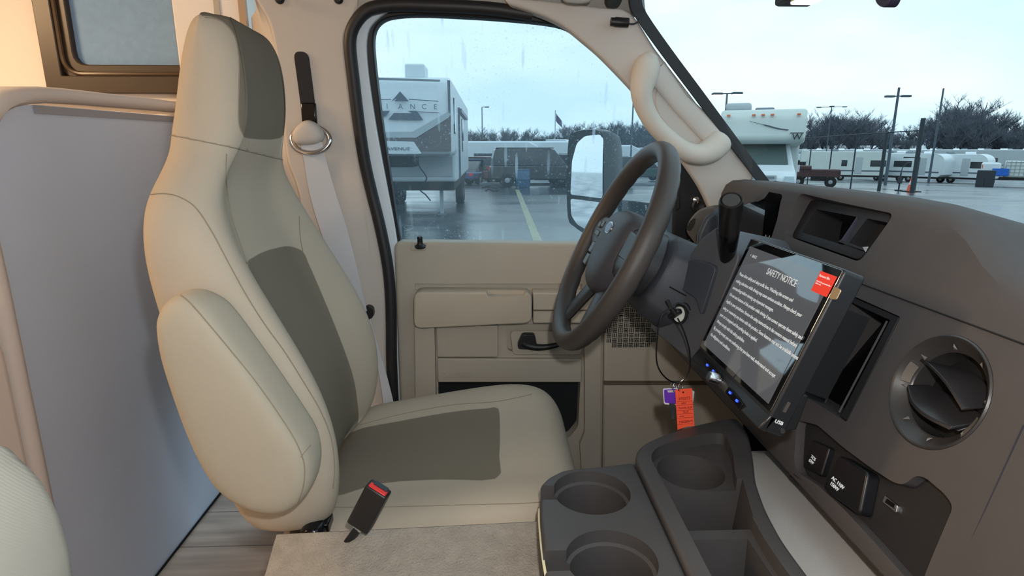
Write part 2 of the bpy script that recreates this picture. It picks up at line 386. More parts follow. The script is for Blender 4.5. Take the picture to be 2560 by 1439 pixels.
# passenger side of the cab, mostly behind the camera
mb = MB(); PY_ = -.44
mb.box((-.66, PY_-.04, .8), (.75, PY_, 1.62)); mb.box((-.66, PY_-.04, 2.1), (.4, PY_, 2.3)); mb.box((-.66, PY_-.04, 1.62), (-.28, PY_, 2.1))
mb.slab([(.30, PY_, 2.12), (.42, PY_, 2.12), (.82, PY_, 1.62), (.66, PY_, 1.62)], (0, -.04, 0))
struct('wall_right_cab', 'passenger door side of the cab', mb.obj('t', beige))
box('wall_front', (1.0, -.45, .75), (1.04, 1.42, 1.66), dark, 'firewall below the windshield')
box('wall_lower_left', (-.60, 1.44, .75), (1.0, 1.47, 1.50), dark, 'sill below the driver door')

# black body seal around the door opening
sp = sm([bp(*q)+Vector((0, -.004, 0)) for q in seal], 4)
struct('trim_6', 'black rubber weather seal around the door opening', MB().tube(sp, .0125, 12).obj('t', rubber, smooth=True))
# white door jamb showing between the seals
DY = 1.375
def dw(x, y, off=0):
    q = atP(x, y, (0, DY+off, 1.64), (0, -1, -.215)); return q if q.z > 1.64 else atY(x, y, DY+off)
wo = [(992, 1015), (988, 900), (990, 780), (984, 700), (980, 640), (962, 560), (940, 460), (915, 330), (898, 220), (890, 150), (888, 100), (900, 60), (925, 30), (960, 16)]
wi = [(1010, 1015), (1004, 900), (1004, 780), (1000, 700), (996, 640), (985, 560), (966, 460), (942, 330), (925, 220), (917, 150), (916, 100), (925, 66), (950, 40), (975, 24)]

# ================================================================ driver door
door = thing('door_1', 'beige driver door with armrest, pull and map pocket', None, (0.2, 1.40, .9)); del door['label']; tag(door, 'beige driver door with black window frame', kind='structure')
mb = MB(); a = sm([dw(x-6, y) for x, y in wo], 4); c = sm([dw(x, y) for x, y in wi], 4)
mb.slab(a+c[::-1], (0, .05, 0)); mb.obj('jamb_edge', whitep, door, bevel=.003)
# black window channel ring
gi = [(1002, 607), (990, 540), (975, 440), (957, 320), (944, 220), (936, 150), (933, 100), (940, 68), (962, 48), (1000, 40), (1060, 38), (1160, 42), (1280, 50), (1390, 63), (1440, 85), (1500, 130), (1580, 215), (1660, 330), (1700, 410), (1720, 520), (1725, 607)]
go = [(985, 607), (968, 540), (948, 440), (925, 320), (912, 220), (906, 150), (905, 100), (912, 62), (935, 36), (965, 22), (1020, 16), (1160, 20), (1280, 25), (1390, 32), (1460, 48), (1530, 100), (1610, 190), (1700, 300), (1745, 400), (1760, 520), (1765, 607)]
A = sm([dw(x, y, .01) for x, y in go], 4); B = sm([dw(x, y, .012) for x, y in gi], 4); Cc = [q+Vector((0, .03, 0)) for q in B]; D = [q+Vector((0, .04, 0)) for q in A]
mb = MB(); mb.loft([A, B, Cc, D], closed=False); mb.obj('window_channel', rubber, door, bevel=.003)
gp = sm([dw(x, y, .03) for x, y in gi], 4)
gw = MB().slab(gp, (0, .004, 0)).obj('window_2', gl_door); tag(gw, 'rain speckled driver door window', kind='structure')
# inner trim panel
TY = 1.355
pan = rnd([atY(984, 604, TY), atY(1800, 612, TY), atY(1800, 1230, TY), atY(1008, 1230, TY)], [.02, 0, 0, 0], 5)
base = MB().slab(pan, (0, .05, 0)).obj('inner_panel', beige_d, door, bevel=.008, seg=3)
def dp(x, y, off=0): return atY(x, y, TY-off)
def dslab(name, pts, off, mt=beige_d, r=.006, bev=.004, parent=door, back=0):
    P = rnd([dp(x, y, off) for x, y in pts], r, 3); return MB().slab(P, (0, off-back+.004, 0)).obj(name, mt, parent, bevel=bev, seg=3)
def dcut(pts, depth, r=.006):
    P = rnd([dp(x, y, .03) for x, y in pts], r, 4); return MB().slab(P, (0, .03+depth, 0)).obj('c', beige_d)
boolean(base, dcut([(1093, 958), (1456, 960), (1450, 1080), (1425, 1110), (1093, 1110)], .035, .01))
boolean(base, dcut([(1264, 818), (1460, 820), (1460, 888), (1270, 888)], .014, .012))
boolean(base, dcut([(1033, 716), (1460, 716), (1460, 734), (1033, 732)], .006, .002))
mb = MB().slab(rnd([atY(x, y, TY+.0325) for x, y in [(1080, 945), (1475, 945), (1475, 1130), (1080, 1130)]], .01), (0, .002, 0)); mb.obj('map_pocket', mat('pocket_dark', (26, 28, 32), .8), door)
arm = dslab('armrest', [(1034, 730), (1330, 732), (1330, 808), (1034, 822)], .05, mat('door_armrest', (184, 172, 155), .55, bump=.1, bscale=600), .018, .012)
boolean(arm, MB().slab(rnd([dp(x, y, .08) for x, y in [(1214, 734), (1318, 734), (1312, 750), (1220, 750)]], .003), (0, .055, 0)).obj('c', beige_d))
dslab('switch_panel', [(1333, 732), (1500, 734), (1500, 808), (1333, 808)], .045, beige_d, .004, .006)
dslab('switch_ledge', [(1333, 774), (1500, 774), (1500, 777), (1333, 777)], .047, mat('groove', (96, 84, 70), .8), 0, 0)
dslab('side_column', [(1036, 815), (1086, 812), (1094, 1200), (1040, 1200)], .022, beige_d, .006, .008)
dslab('insert_panel', [(1090, 812), (1246, 812), (1246, 893), (1092, 893)], .010, beige_d, .006, .003)
dslab('lower_band', [(1092, 896), (1455, 898), (1455, 956), (1094, 956)], .012, beige_d, .005, .004)
dslab('right_column', [(1462, 812), (1503, 812), (1500, 1200), (1455, 1200), (1450, 1110), (1462, 1080)], .016, beige_d, .004, .006)
hb = dslab('handle_bezel', [(1275, 826), (1455, 826), (1455, 886), (1282, 886)], .002, beige_d, .012, .002, back=.01)
mb = MB(); q = [dp(x, y, .018) for x, y in [(1408, 856), (1385, 864), (1350, 868), (1320, 864), (1306, 856)]]
mb.tube(sm(q, 4), [.004, .0055, .006, .0065, .007, .0072, .0075, .008, .0085, .009, .009, .009, .009, .009, .009, .009, .009][:len(sm(q, 4))], 8)
P = rnd([dp(x, y, .024) for x, y in [(1306, 836), (1337, 836), (1343, 866), (1330, 874), (1296, 872), (1294, 862)]], .006, 4)
mb.slab(P, (0, .02, 0)); mb.obj('door_handle', blackp, door, bevel=.003, seg=3)
mb = MB(); mb.lathe([(.0001, 0), (.012, 0), (.013, .004), (.008, .007), (.0065, .010), (.006, .020), (.0065, .024), (.005, .027), (.0001, .027)], atY(1051, 618, 1.345), (0, -.2, 1), 20)
mb.obj('lock_knob', blackp, door, smooth=True)
dslab('lock_pad', [(1030, 606), (1068, 606), (1066, 626), (1026, 626)], .004, beige_d, .003, .002)
Z = frame(dp(1106, 944, .0125), (1, 0, 0), (0, 0, 1))
t = text('E-SERIES', .0195, beige_d, door, Z, 'embossed_lettering', .002); t.scale = (1, 1, 1)
for v in t.data.vertices: pass
t.data.transform(Matrix.Identity(4))
# black mirror sail panel in the front corner of the door window
sail = [(1690, 395), (1700, 380), (1745, 420), (1775, 470), (1790, 500), (1800, 560), (1700, 612), (1680, 607), (1684, 480)]
MB().slab([atY(x, y, 1.34) for x, y in sail], (0, .05, 0)).obj('mirror_sail', blackp, door, bevel=.006, seg=3)
MB().slab([atY(x, y, 1.335) for x, y in [(1688, 385), (1700, 383), (1702, 520), (1690, 530)]], (0, .012, 0)).obj('sail_rib', blackp, door, bevel=.003)
MB().lathe([(.0001, 0), (.006, 0), (.008, .004), (.0001, .0075)], atY(1739, 500, 1.337), (0, -1, 0), 14).obj('bolt', chrome, door, smooth=True)
MB().lathe([(.0001, 0), (.014, 0), (.016, .004), (.012, .006), (.0001, .003)], atY(1745, 514, 1.338), (0, -1, 0), 20).obj('bolt_cap', blackp, door, smooth=True)
# etched glass marks
etch = mat('glass_etching', (200, 215, 220), .8)
def gm(x, y): return atY(x, y, DY+.0285)
mb = MB(); c = gm(1022, 568)
mb.tube([c+Vector((math.cos(a)*.011, 0, math.sin(a)*.005)) for a in [i*PI/10 for i in range(21)]], .0005, 4)
mb.tube([gm(1063, 579), gm(1063, 569)], .0005, 4); mb.tube([gm(1069, 568), gm(1069, 578)], .0005, 4)
mb.tube([gm(1060, 572), gm(1063, 568), gm(1066, 572)], .0005, 4); mb.tube([gm(1066, 575), gm(1069, 579), gm(1072, 575)], .0005, 4)
mb.obj('glass_marking', etch, gw)
for k, s in enumerate(('SAFETY', 'LAMINATED', 'AS3 M50', 'DOT 18')): text(s, .006, etch, gw, frame(gm(1010+k, 578+6*k), (1, 0, 0), (0, 0, 1)), 'glass_marking', .0001)

# kick panel with speaker grille, in front of the door
KY = 1.34
kp = [atY(x, y, KY) for x, y in [(1513, 700), (1860, 700), (1860, 1260), (1505, 1260)]]
kick = struct('trim_7', 'beige kick panel with speaker grille beside the pedals', MB().slab(kp, (0, .03, 0)).obj('t', beige_d, bevel=.006))
MB().slab([atY(x, y, KY-.002) for x, y in [(1510, 952), (1860, 952), (1860, 962), (1510, 962)]], (0, .004, 0)).obj('panel_groove', mat('groove', (0, 0, 0)), kick)
mb = MB(); gc = atY(1580, 800, KY); R_ = .075; n_ = 0
for i in range(-7, 8):
    for j in range(-7, 8):
        cx, cz = gc.x+i*.0135, gc.z+j*.0125
        if math.hypot(i*.0135, j*.0125+.0) > R_: continue
        for k in (-1, 0, 1):
            if (i+j) % 2: mb.box((cx-.0056, KY-.0012, cz+k*.004-.0011), (cx+.0056, KY+.002, cz+k*.004+.0011))
            else: mb.box((cx+k*.0042-.0011, KY-.0012, cz-.0052), (cx+k*.0042+.0011, KY+.002, cz+.0052))
mb.obj('speaker_grille', mat('grille_slots', (48, 44, 40), .8), kick)

# ================================================================ A pillar, grab handle, windshield
def ap(x, y, o=0): return atY(x, y, 1.20+.00014*max(0, y)-o)
low = [(1270, 10), (1310, 22), (1360, 40), (1410, 66), (1450, 98), (1490, 132), (1530, 172), (1575, 220), (1610, 262), (1660, 330), (1700, 395), (1750, 470), (1780, 535), (1790, 565)]
hi_ = [(1255, -10), (1400, 5), (1500, 18), (1575, 30), (1635, 118), (1700, 203), (1780, 308), (1850, 395), (1886, 440), (1840, 505), (1812, 565)]
pp = sm([ap(*q) for q in low], 3)+sm([ap(*q) for q in hi_[::-1]], 3)
apil = struct('trim_8', 'beige windshield pillar trim', MB().slab(pp, (.01, .05, 0)).obj('t', beige, bevel=.008, seg=4))
frit = sm([ap(*q) for q in [(1578, -60), (1582, 10), (1600, 50), (1660, 135), (1730, 228), (1800, 322), (1860, 402), (1935, 500)]], 4)
mb = MB(); r0 = [q+Vector((-.008, -.004, 0)) for q in frit]; r1 = [q+Vector((.014, 0, .004)) for q in frit]; r2 = [q+Vector((.03, .04, 0)) for q in frit]
mb.loft([r0, r1, r2], closed=False); struct('trim_9', 'black windshield edge band', mb.obj('t', rubber, solid=.004))
gh = thing('grab_handle', 'beige moulded grab handle on the windshield pillar', 'handle', ap(1700, 300))
c = [(1632, 138, .0), (1622, 158, .004), (1611, 190, .018), (1604, 226, .032), (1610, 264, .036), (1634, 308, .038), (1670, 346, .038), (1710, 376, .038), (1748, 386, .034), (1778, 374, .022), (1798, 352, .006), (1806, 342, 0)]
mb = MB(); cp = sm([ap(x, y, o) for x, y, o in c], 5)
rr = sm([(q, 0, 0) for q in (.014, .026, .029, .0235, .0205, .0195, .0195, .0205, .0225, .0265, .0275, .014)], 5)
mb.tube(cp, [q.x for q in rr], 16, flat=.9); mb.obj('grip', mat('handle_beige', (196, 188, 178), .6, bump=.15, bscale=600), gh, smooth=True)
boss = [(1655, 210), (1690, 250), (1770, 345), (1750, 370), (1715, 360), (1650, 290), (1640, 240)]
MB().slab(sm([ap(x, y, .006) for x, y in boss], 4, True), (0, .012, 0)).obj('recess_boss', beige, gh, bevel=.005, seg=3)
MB().tube([ap(1640, 175, .004), ap(1700, 255, .004), ap(1790, 345, .004)], [.024, .02, .024], 16, flat=.35, upv=(0, 0, 1)).obj('mounting_base', beige, gh, smooth=True)
# sensor plug hanging from the corner
sn = thing('sensor_plug', 'small black cable connector at the top of the windshield pillar', 'connector', ap(1548, 55, .01))
P0, P1 = ap(1527, 54, .014), ap(1571, 57, .014)
MB().tube([P0, P0*.8+P1*.2, P0*.75+P1*.25, P1], [.0075, .0078, .0088, .0088], 12).obj('plug_body', blackp, sn, smooth=True, ang=30)
MB().tube(sm([ap(1571, 59, .014), ap(1583, 60, .014), ap(1594, 55, .01), ap(1599, 44, .004)], 5), .0016, 6).obj('wire', blackp, sn, smooth=True)
for x, y in ((700, -2), (847, -2)):
    o = MB().lathe([(.0001, .008), (.006, .007), (.009, .003), (.009, 0), (.0001, 0)], atY(x, y, 1.232), (0, -1, 0), 16).obj('headliner_clip', blackp, smooth=True)
    tag(o, 'round black headliner clip '+('directly above the seat belt slot' if x < 800 else 'at the top rear corner of the door opening'), 'clip')
o = MB().lathe([(.0001, .01), (.012, .009), (.016, .003), (.016, 0), (.0001, 0)], atY(1533, -1, 1.2), (0, -.8, -.5), 20).obj('visor_clip', mat('dark_green_plastic', (44, 50, 48), .5), smooth=True); tag(o, 'dark round sun visor clip beside the windshield corner', 'clip')
o = MB().slab(rnd([atY(x, y, 1.14) for x, y in [(1395, -40), (1490, -40), (1478, 4), (1450, 9), (1412, 5)]], .008, 4), (0, .012, 0)).obj('visor_mount', headl, bevel=.003); tag(o, 'grey sun visor mount at the edge of the headliner', 'visor mount')
# windshield: curved sheet leaning back
def wsx(Y, z): 
    u = (Y-.46)/.80; return .60+(1.784-z)*-.0+0 if False else (.565+(1.784-z)*.87+.17*(1-u*u))
mb = MB(); rings = []
for i in range(9):
    z = 1.66+(2.15-1.66)*i/8
    rings.append([Vector((wsx(Y, z), Y, z)) for Y in [-.36+1.64*j/24 for j in range(25)]])
mb.loft(rings, closed=False); ws = mb.obj('window_3', gl_wind, smooth=True); tag(ws, 'large curved windshield glass', kind='structure')
# rear view mirror at the top of the windshield
rm = thing('rearview_mirror', 'dark interior mirror at the very top edge above the windshield', 'mirror', (.36, .48, 2.16))
P = [atX(x, y, .33) for x, y in [(2186, -60), (2186, 4), (2198, 17), (2212, 20), (2224, 2), (2228, -60)]]
MB().slab(rnd(P, .006, 3), (.010, 0, 0)).obj('mirror_housing', mat('dark_blue_black', (34, 32, 48), .3), rm, bevel=.004, seg=3)
o = thing('lamp_reflection', 'glowing piece standing in for a ceiling lamp reflection at the top edge of the windshield', 'reflection', (.30, .60, 2.17))  # windshield reflection of a ceiling light, built as an added glowing piece
P = atX(2020, -6, .33)
MB().box(P+Vector((-.02, -.035, -.002)), P+Vector((.02, .035, .012))).obj('reflection_backing', blackp, o, bevel=.004)
MB().box(P+Vector((-.012, -.014, -.0045)), P+Vector((.012, .014, .0)) ).obj('reflection_glow', mat('reflection_warm', (255, 236, 190), .3, emit=4), o, bevel=.002)  # emission paints the bright spot of that reflection
MB().tube([P+Vector((0, 0, .008)), P+Vector((.01, -.01, .07)), Vector((tl.x+.03, P.y-.02, 2.185))], .008, 10).obj('added_stalk', blackp, o, smooth=True)  # unseen stalk, added to hold the reflection piece
q = atX(2208, -50, .335)
MB().tube([q, q+Vector((.01, 0, .05)), Vector((tl.x+.04, q.y, 2.185))], .007, 10).obj('mirror_stem', blackp, rm, smooth=True)
box('trim_14', (-.66, 1.215, hdr[-1].z-.03), (tl.x-.10, 1.33, 2.31), headl, 'grey roof rail trim above the driver door')
# ================================================================ seats
def ring(z, Xf, Xb, w, dep, ip, yc=.95):
    m = (Xf+Xb)/2; h = [(Xb+.022, w), (m-.006, w+.003), (Xf-.028, w), (Xf-.004, w-.018), (Xf+.001, w-.045), (Xf-dep*.55, ip+.03), (Xf-dep, ip), (Xf-dep*1.04, ip*.45)]
    b = [(Xb+.003, w-.012), (Xb-.003, w-.05), (Xb-.004, 0)]
    pts = [(x, -y) for x, y in h]+[(x, y) for x, y in h[::-1]]+[(x, y) for x, y in b]+[(x, -y) for x, y in b[1::-1]]
    return [Vector((x-(y+w)*.045, yc+y, z)) for x, y in pts]
BK = [(1.315, -.245, -.33, .20, .02, .11, .945), (1.335, -.228, -.347, .22, .03, .11, .945), (1.37, -.214, -.362, .228, .04, .11, .945), (1.45, -.208, -.375, .234, .05, .11, .945), (1.53, -.226, -.395, .235, .052, .11, .945), (1.61, -.264, -.414, .234, .048, .11, .943),
      (1.69, -.306, -.427, .229, .038, .11, .938), (1.74, -.330, -.431, .222, .028, .10, .935), (1.785, -.346, -.431, .202, .018, .09, .932), (1.818, -.348, -.426, .166, .010, .08, .931), (1.845, -.340, -.424, .139, .004, .07, .931), (1.872, -.332, -.426, .127, .003, .065, .933),
      (1.90, -.326, -.420, .123, .003, .07, .934), (1.945, -.324, -.410, .122, .002, .07, .934), (1.985, -.328, -.400, .119, .001, .07, .934), (2.012, -.337, -.392, .112, 0, .06, .934), (2.027, -.350, -.383, .096, 0, .05, .934)]
B_ = [q[:6] for q in BK]
seat = thing('driver_seat', 'beige and olive cloth driver seat with folded armrest', 'seat', (-.1, .95, .79))
whole = MB().loft([ring(*r) for r in BK]).obj('backrest', fabric, seat, sub=3, bake=True)
def split_at(o, name, co, no):
    b2 = bpy.data.objects.new(name, o.data.copy()); COL.objects.link(b2); b2.parent = o.parent
    for ob_, keep in ((o, 1), (b2, -1)):
        bm = bmesh.new(); bm.from_mesh(ob_.data); L_ = wm(ob_).inverted() @ Vector(co)
        bmesh.ops.bisect_plane(bm, geom=bm.verts[:]+bm.edges[:]+bm.faces[:], plane_co=L_, plane_no=Vector(no)*keep, clear_outer=True)
        ed = [e for e in bm.edges if e.is_boundary]; bmesh.ops.holes_fill(bm, edges=ed, sides=0)
        bmesh.ops.recalc_face_normals(bm, faces=bm.faces); bm.to_mesh(ob_.data); bm.free(); ob_.data.update()
    M = wm(o); no = Vector(no); co = Vector(co); lp = [M @ v.co for v in o.data.vertices if abs((M @ v.co-co).dot(no)) < 2e-5]
    c = sum(lp, Vector())/len(lp); u = no.orthogonal().normalized(); v = no.cross(u)
    lp.sort(key=lambda q: math.atan2((q-c).dot(v), (q-c).dot(u)))
    MB().tube([c+(q-c)*1.001 for q in lp+lp[:2]], .0008, 6, cap=False).obj('seam', seamm, o, smooth=True)
    return b2
back = whole; head = split_at(back, 'headrest', (-.42, .82, 1.866), Vector((.2, .1, 1)).normalized())
front = lambda q, n: n.x > .05 or (n.z > .3 and q.z > 1.9)
set_mask(back, [[(618, 662), (635, 642), (662, 628), (690, 620), (722, 615), (757, 628), (772, 660), (790, 700), (840, 820), (880, 930), (893, 1000), (895, 1060), (870, 1130), (840, 1200), (835, 1110), (800, 1010), (760, 925), (700, 815), (655, 730)]], lambda q, n: n.x > .05 and abs(q.y-.95) < .17)
set_mask(head, [[(500, 36), (530, 42), (560, 56), (585, 85), (596, 130), (598, 200), (596, 300), (606, 334), (622, 346), (700, 345), (725, 300), (760, 200), (760, 60), (640, 0), (520, 0)]], lambda q, n: True)
drape(head, [[(512, 44), (540, 48), (566, 64), (588, 96), (597, 150), (597, 210), (596, 300), (606, 334)], [(625, 349), (618, 368), (616, 385)]], .0007, seamm)
drape(back, [[(366, 488), (410, 484), (450, 493), (490, 520), (530, 580), (570, 655), (620, 745), (665, 815), (712, 880), (762, 960), (800, 1025), (826, 1090), (836, 1160), (832, 1220)],
             [(566, 385), (565, 450), (575, 530), (597, 600), (618, 662)], [(757, 628), (750, 590), (748, 540)]], .0008, seamm)
# shoulder-hidden lower back shell
# folded armrest
def arm_rings():
    o = [(393, 810), (398, 775), (418, 748), (450, 736), (490, 746), (530, 774), (580, 838), (640, 920), (700, 1006), (750, 1080), (778, 1130), (785, 1190), (768, 1240), (722, 1280), (662, 1284), (600, 1262), (548, 1220), (505, 1150), (465, 1060), (430, 960), (405, 880)]
    P = sm([atY(x, y, .655) for x, y in o], 2, True); c = sum(P, Vector())/len(P); R = []
    for s, y in ((.45, .633), (.80, .635), (.93, .641), (.99, .652), (1.0, .668), (1.0, .69), (.96, .705), (.85, .712)):
        R.append([Vector((c.x+(q.x-c.x)*s - (.0), y, c.z+(q.z-c.z)*s)) if s > .5 else Vector((c.x+(q.x-c.x)*s, y, c.z+(q.z-c.z)*s)) for q in P])
    return R
armr = MB().loft(arm_rings()).obj('armrest', mat('beige_arm_fabric', (172, 163, 147), .92, spec=.15, bump=.2, bscale=2600, mottle=.05), seat, sub=1, bake=True)
drape(armr, [[(452, 738), (478, 760), (520, 808), (580, 880), (640, 955), (700, 1040), (740, 1105), (760, 1160), (758, 1215), (745, 1255)], [(752, 1142), (764, 1126), (776, 1112)]], .0007, seamm)
# cushion
def cring(x, w, zb, zc, zl, yc=.95):
    h = [(-w+.012, zl), (-w, zl+.03), (-w-.002, zb-.05), (-w+.006, zb-.016), (-w+.035, zb+.001), (-.155, (zb+zc)/2+.002), (-.115, zc), (-.05, zc-.001)]
    pts = h+[(-y, z) for y, z in h[::-1]]
    return [Vector((x, yc+y, z)) for y, z in pts]
C_ = [(-.30, .19, 1.30, 1.29, 1.22), (-.275, .235, 1.325, 1.31, 1.19), (-.20, .245, 1.334, 1.322, 1.18), (-.10, .247, 1.350, 1.336, 1.18), (0, .247, 1.366, 1.348, 1.17), (.06, .246, 1.369, 1.353, 1.16), (.105, .240, 1.362, 1.350, 1.155), (.135, .225, 1.337, 1.330, 1.15), (.152, .20, 1.29, 1.29, 1.15), (.150, .18, 1.22, 1.22, 1.16)]
cush = MB().loft([cring(*r) for r in C_]).obj('seat_cushion', fabric, seat, sub=3, bake=True)
set_mask(cush, [[(872, 1082), (1000, 1052), (1130, 1029), (1220, 1020), (1246, 1021), (1250, 1080), (1248, 1140), (1240, 1196), (1100, 1198), (950, 1208), (820, 1240), (800, 1160)]], lambda q, n: n.z > .2)
drape(cush, [[(812, 1268), (900, 1268), (1000, 1266), (1150, 1262), (1300, 1258), (1360, 1254)], [(900, 1062), (1000, 1036), (1130, 1012), (1245, 1003), (1330, 985)]], .0006, seamm)
MB().box((-.30, .74, .86), (.10, 1.16, 1.17)).obj('seat_base', blackp, seat, bevel=.02)
# black recliner mechanism at the hinge and chrome end of rail
mb = MB(); P = atY(785, 1330, .73); mb.lathe([(.0001, 0), (.016, 0), (.018, .006), (.018, .03), (.0001, .03)], P+Vector((0, -.02, 0)), (0, 1, 0), 20); mb.box(P+Vector((-.035, 0, -.03)), P+Vector((.02, .03, .012)))
mb.obj('recliner_mechanism', blackg, seat, bevel=.003)
MB().box(atY(810, 1340, .74)+Vector((0, 0, -.004)), atY(860, 1350, .74)+Vector((.01, .05, .002))).obj('rail', steel, seat)

# passenger seat, mirrored to the camera side
ps = thing('passenger_seat', 'cream ribbed cloth passenger seat cut off at the lower left corner', 'seat', (-.1, -.02, .79))
def shift(R, dy, dx=0): return [[Vector((q.x+dx, q.y+dy, q.z)) for q in r] for r in R]
MB().loft(shift([ring(*r) for r in B_ if r[0] < 1.75], -.955, -.03)).obj('backrest', ribbed, ps, sub=2)
o_ = [(-60, 1110), (0, 1142), (50, 1190), (88, 1245), (118, 1310), (140, 1380), (158, 1460), (160, 1600), (60, 1700), (-120, 1600), (-160, 1300)]
P = sm([atY(x, y, .285) for x, y in o_], 3, True); c = sum(P, Vector())/len(P)
MB().loft([[Vector((c.x+(q.x-c.x)*s, y, c.z+(q.z-c.z)*s)) for q in P] for s, y in ((.6, .30), (.9, .298), (1, .285), (1, .25), (.9, .235), (.6, .23))]).obj('armrest', ribbed, ps, sub=1)
MB().loft(shift([cring(*r) for r in C_], -.955, -.03)).obj('seat_cushion', ribbed, ps, sub=2)
MB().box((-.30, -.22, .80), (.08, .18, 1.16)).obj('seat_base', blackp, ps, bevel=.02)

# ================================================================ grey partition behind the seat
PX = -.81
A0, A1 = atX(-5, 400, PX), atX(160, 1439, PX)
yl = (atX(0, 590, PX).y+A1.y)/2; zt = 1.926
part = thing('partition', 'grey laminate partition panel with padded beige edge behind the driver seat', 'partition', (PX-.05, 1.35, .85))
ol = rnd([(PX, yl, .852), (PX, 1.68, .852), (PX, 1.68, zt+.004), (PX, yl, zt-.002)], [0, 0, 0, .14], 10)
MB().slab([q for q in ol], (-.012, 0, 0)).obj('laminate_panel', graypan, part)
MB().slab([(PX+.001, yl+.13, zt-.016), (PX+.001, 1.60, zt-.01), (PX+.001, 1.60, zt+.002), (PX+.001, yl+.13, zt-.002)], (.002, 0, 0)).obj('edge_strip', graystrip, part)
edge = sm([(PX, yl-.004, .852), (PX, yl-.004, 1.2), (PX, yl-.004, 1.6), (PX, yl-.004, zt-.15), (PX, yl+.03, zt-.05), (PX, yl+.12, zt+.001), (PX, 1.4, zt+.012), (PX, 1.69, zt+.016)], 5)
mb = MB(); rings = []
for i, q in enumerate(edge):
    t = (edge[min(i+1, len(edge)-1)]-edge[max(i-1, 0)]).normalized(); nn = t.cross(Vector((1, 0, 0))).normalized()
    if nn.y > 0 and abs(nn.y) > abs(nn.z) or (nn.z < 0 and abs(nn.z) >= abs(nn.y)): nn = -nn
    rings.append([q+nn*a+Vector((b, 0, 0)) for a, b in ((-.002, .002), (.004, .011), (.013, .012), (.022, .005), (.027, -.010), (.027, -.10), (.022, -.112), (-.002, -.112))])
mb.loft(rings); mb.obj('padded_edge', mat('padded_vinyl', (206, 197, 192), .6, bump=.1, bscale=500), part, smooth=True, ang=50)
MB().slab([(PX+.004, yl-.14, 1.0), (PX+.004, yl-.03, .86), (PX+.004, yl-.03, 1.52), (PX+.004, yl-.055, 1.62), (PX+.004, yl-.14, 1.66)], (-.10, 0, 0)).obj('side_post', mat('pinkish_vinyl', (230, 217, 210), .6), part, bevel=.015, seg=4)
MB().tube([(PX+.004, yl, .856), (PX+.004, 1.66, .856)], .003, 6).obj('floor_gap', dark, part)

# ================================================================ seat belt
belt = thing('seat_belt', 'grey seat belt with beige covered loop on the door pillar', 'seat belt', bp(790, 350))
sl = rnd([bp(x, y)+Vector((0, -.003, 0)) for x, y in [(734, 128), (771, 130), (795, 315), (760, 318)]], [.018, .018, .004, .004], 6)
MB().slab(sl, (0, .02, 0)).obj('height_slot', mat('slot_black', (38, 38, 42), .75), belt, bevel=.001)
c = bp(776, 285); MB().box(c+Vector((-.016, -.010, -.022)), c+Vector((.014, 0, .022))).obj('slider', blackg, belt, bevel=.003)
c = bp(785, 349)+Vector((0, -.02, 0))
rp = [c+Vector((math.cos(a)*.0385, -.002+.006*math.sin(a), math.sin(a)*.027)) for a in [2*PI*i/40 for i in range(41)]]
MB().tube(rp, .0055, 10, cap=False).obj('loop_ring', chrome, belt, smooth=True)
cov = [(742, 335), (752, 318), (768, 304), (785, 302), (803, 312), (817, 332), (818, 346), (808, 358), (785, 363), (757, 363), (745, 352)]
P = sm([bp(*q) for q in cov], 2, True); k = sum(P, Vector())/len(P)
MB().loft([[k+(q-k)*s+Vector((0, -d, 0)) for q in P] for s, d in ((.55, .047), (.86, .043), (1, .032), (1, .018), (.9, .012))]).obj('loop_cover', beige, belt, sub=1)
def ribbon(name, Lp, Rp, mt, parent, th=.0016):
    a, b = sm(Lp, 5), sm(Rp, 5); mb = MB()
    mb.loft([[p, q, q+Vector((0, th, 0)), p+Vector((0, th, 0))] for p, q in zip(a, b)]); return mb.obj(name, mt, parent, smooth=True, ang=60)
def bq(x, y, o): return bp(x, y)+Vector((0, -o, 0))
ribbon('webbing', [bq(762, 355, .03), bq(768, 390, .028), bq(784, 480, .03), (bq(812, 570, .035)), bq(850, 660, .04), bq(908, 778, .03)], [bq(816, 355, .03), bq(822, 390, .028), bq(848, 480, .03), bq(878, 570, .035), bq(902, 660, .04), bq(924, 768, .03)], webm, belt)
ribbon('webbing', [bq(764, 380, .01), bq(770, 450, .008), bq(790, 520, .01), bq(820, 600, .012)], [bq(800, 380, .01), bq(812, 450, .008), bq(830, 520, .01), bq(850, 600, .012)], webm, belt)
ribbon('webbing', [bq(918, 792, .02), bq(935, 850, .02), bq(950, 920, .02), bq(962, 980, .03), bq(968, 1040, .04)], [bq(930, 788, .02), bq(948, 850, .02), bq(965, 910, .02), bq(986, 980, .03), bq(1000, 1040, .04)], webm, belt)
P = rnd([bq(x, y, .02) for x, y in [(905, 772), (922, 758), (936, 764), (938, 784), (922, 800), (914, 800)]], .006, 4)
MB().slab(P, (0, .02, 0)).obj('belt_guide', blackp, belt, bevel=.003)
c = bq(945, 1012, .06); MB().box(c+Vector((-.01, 0, -.006)), c+Vector((.02, .02, .004))).obj('lower_anchor', steel, belt, bevel=.002)
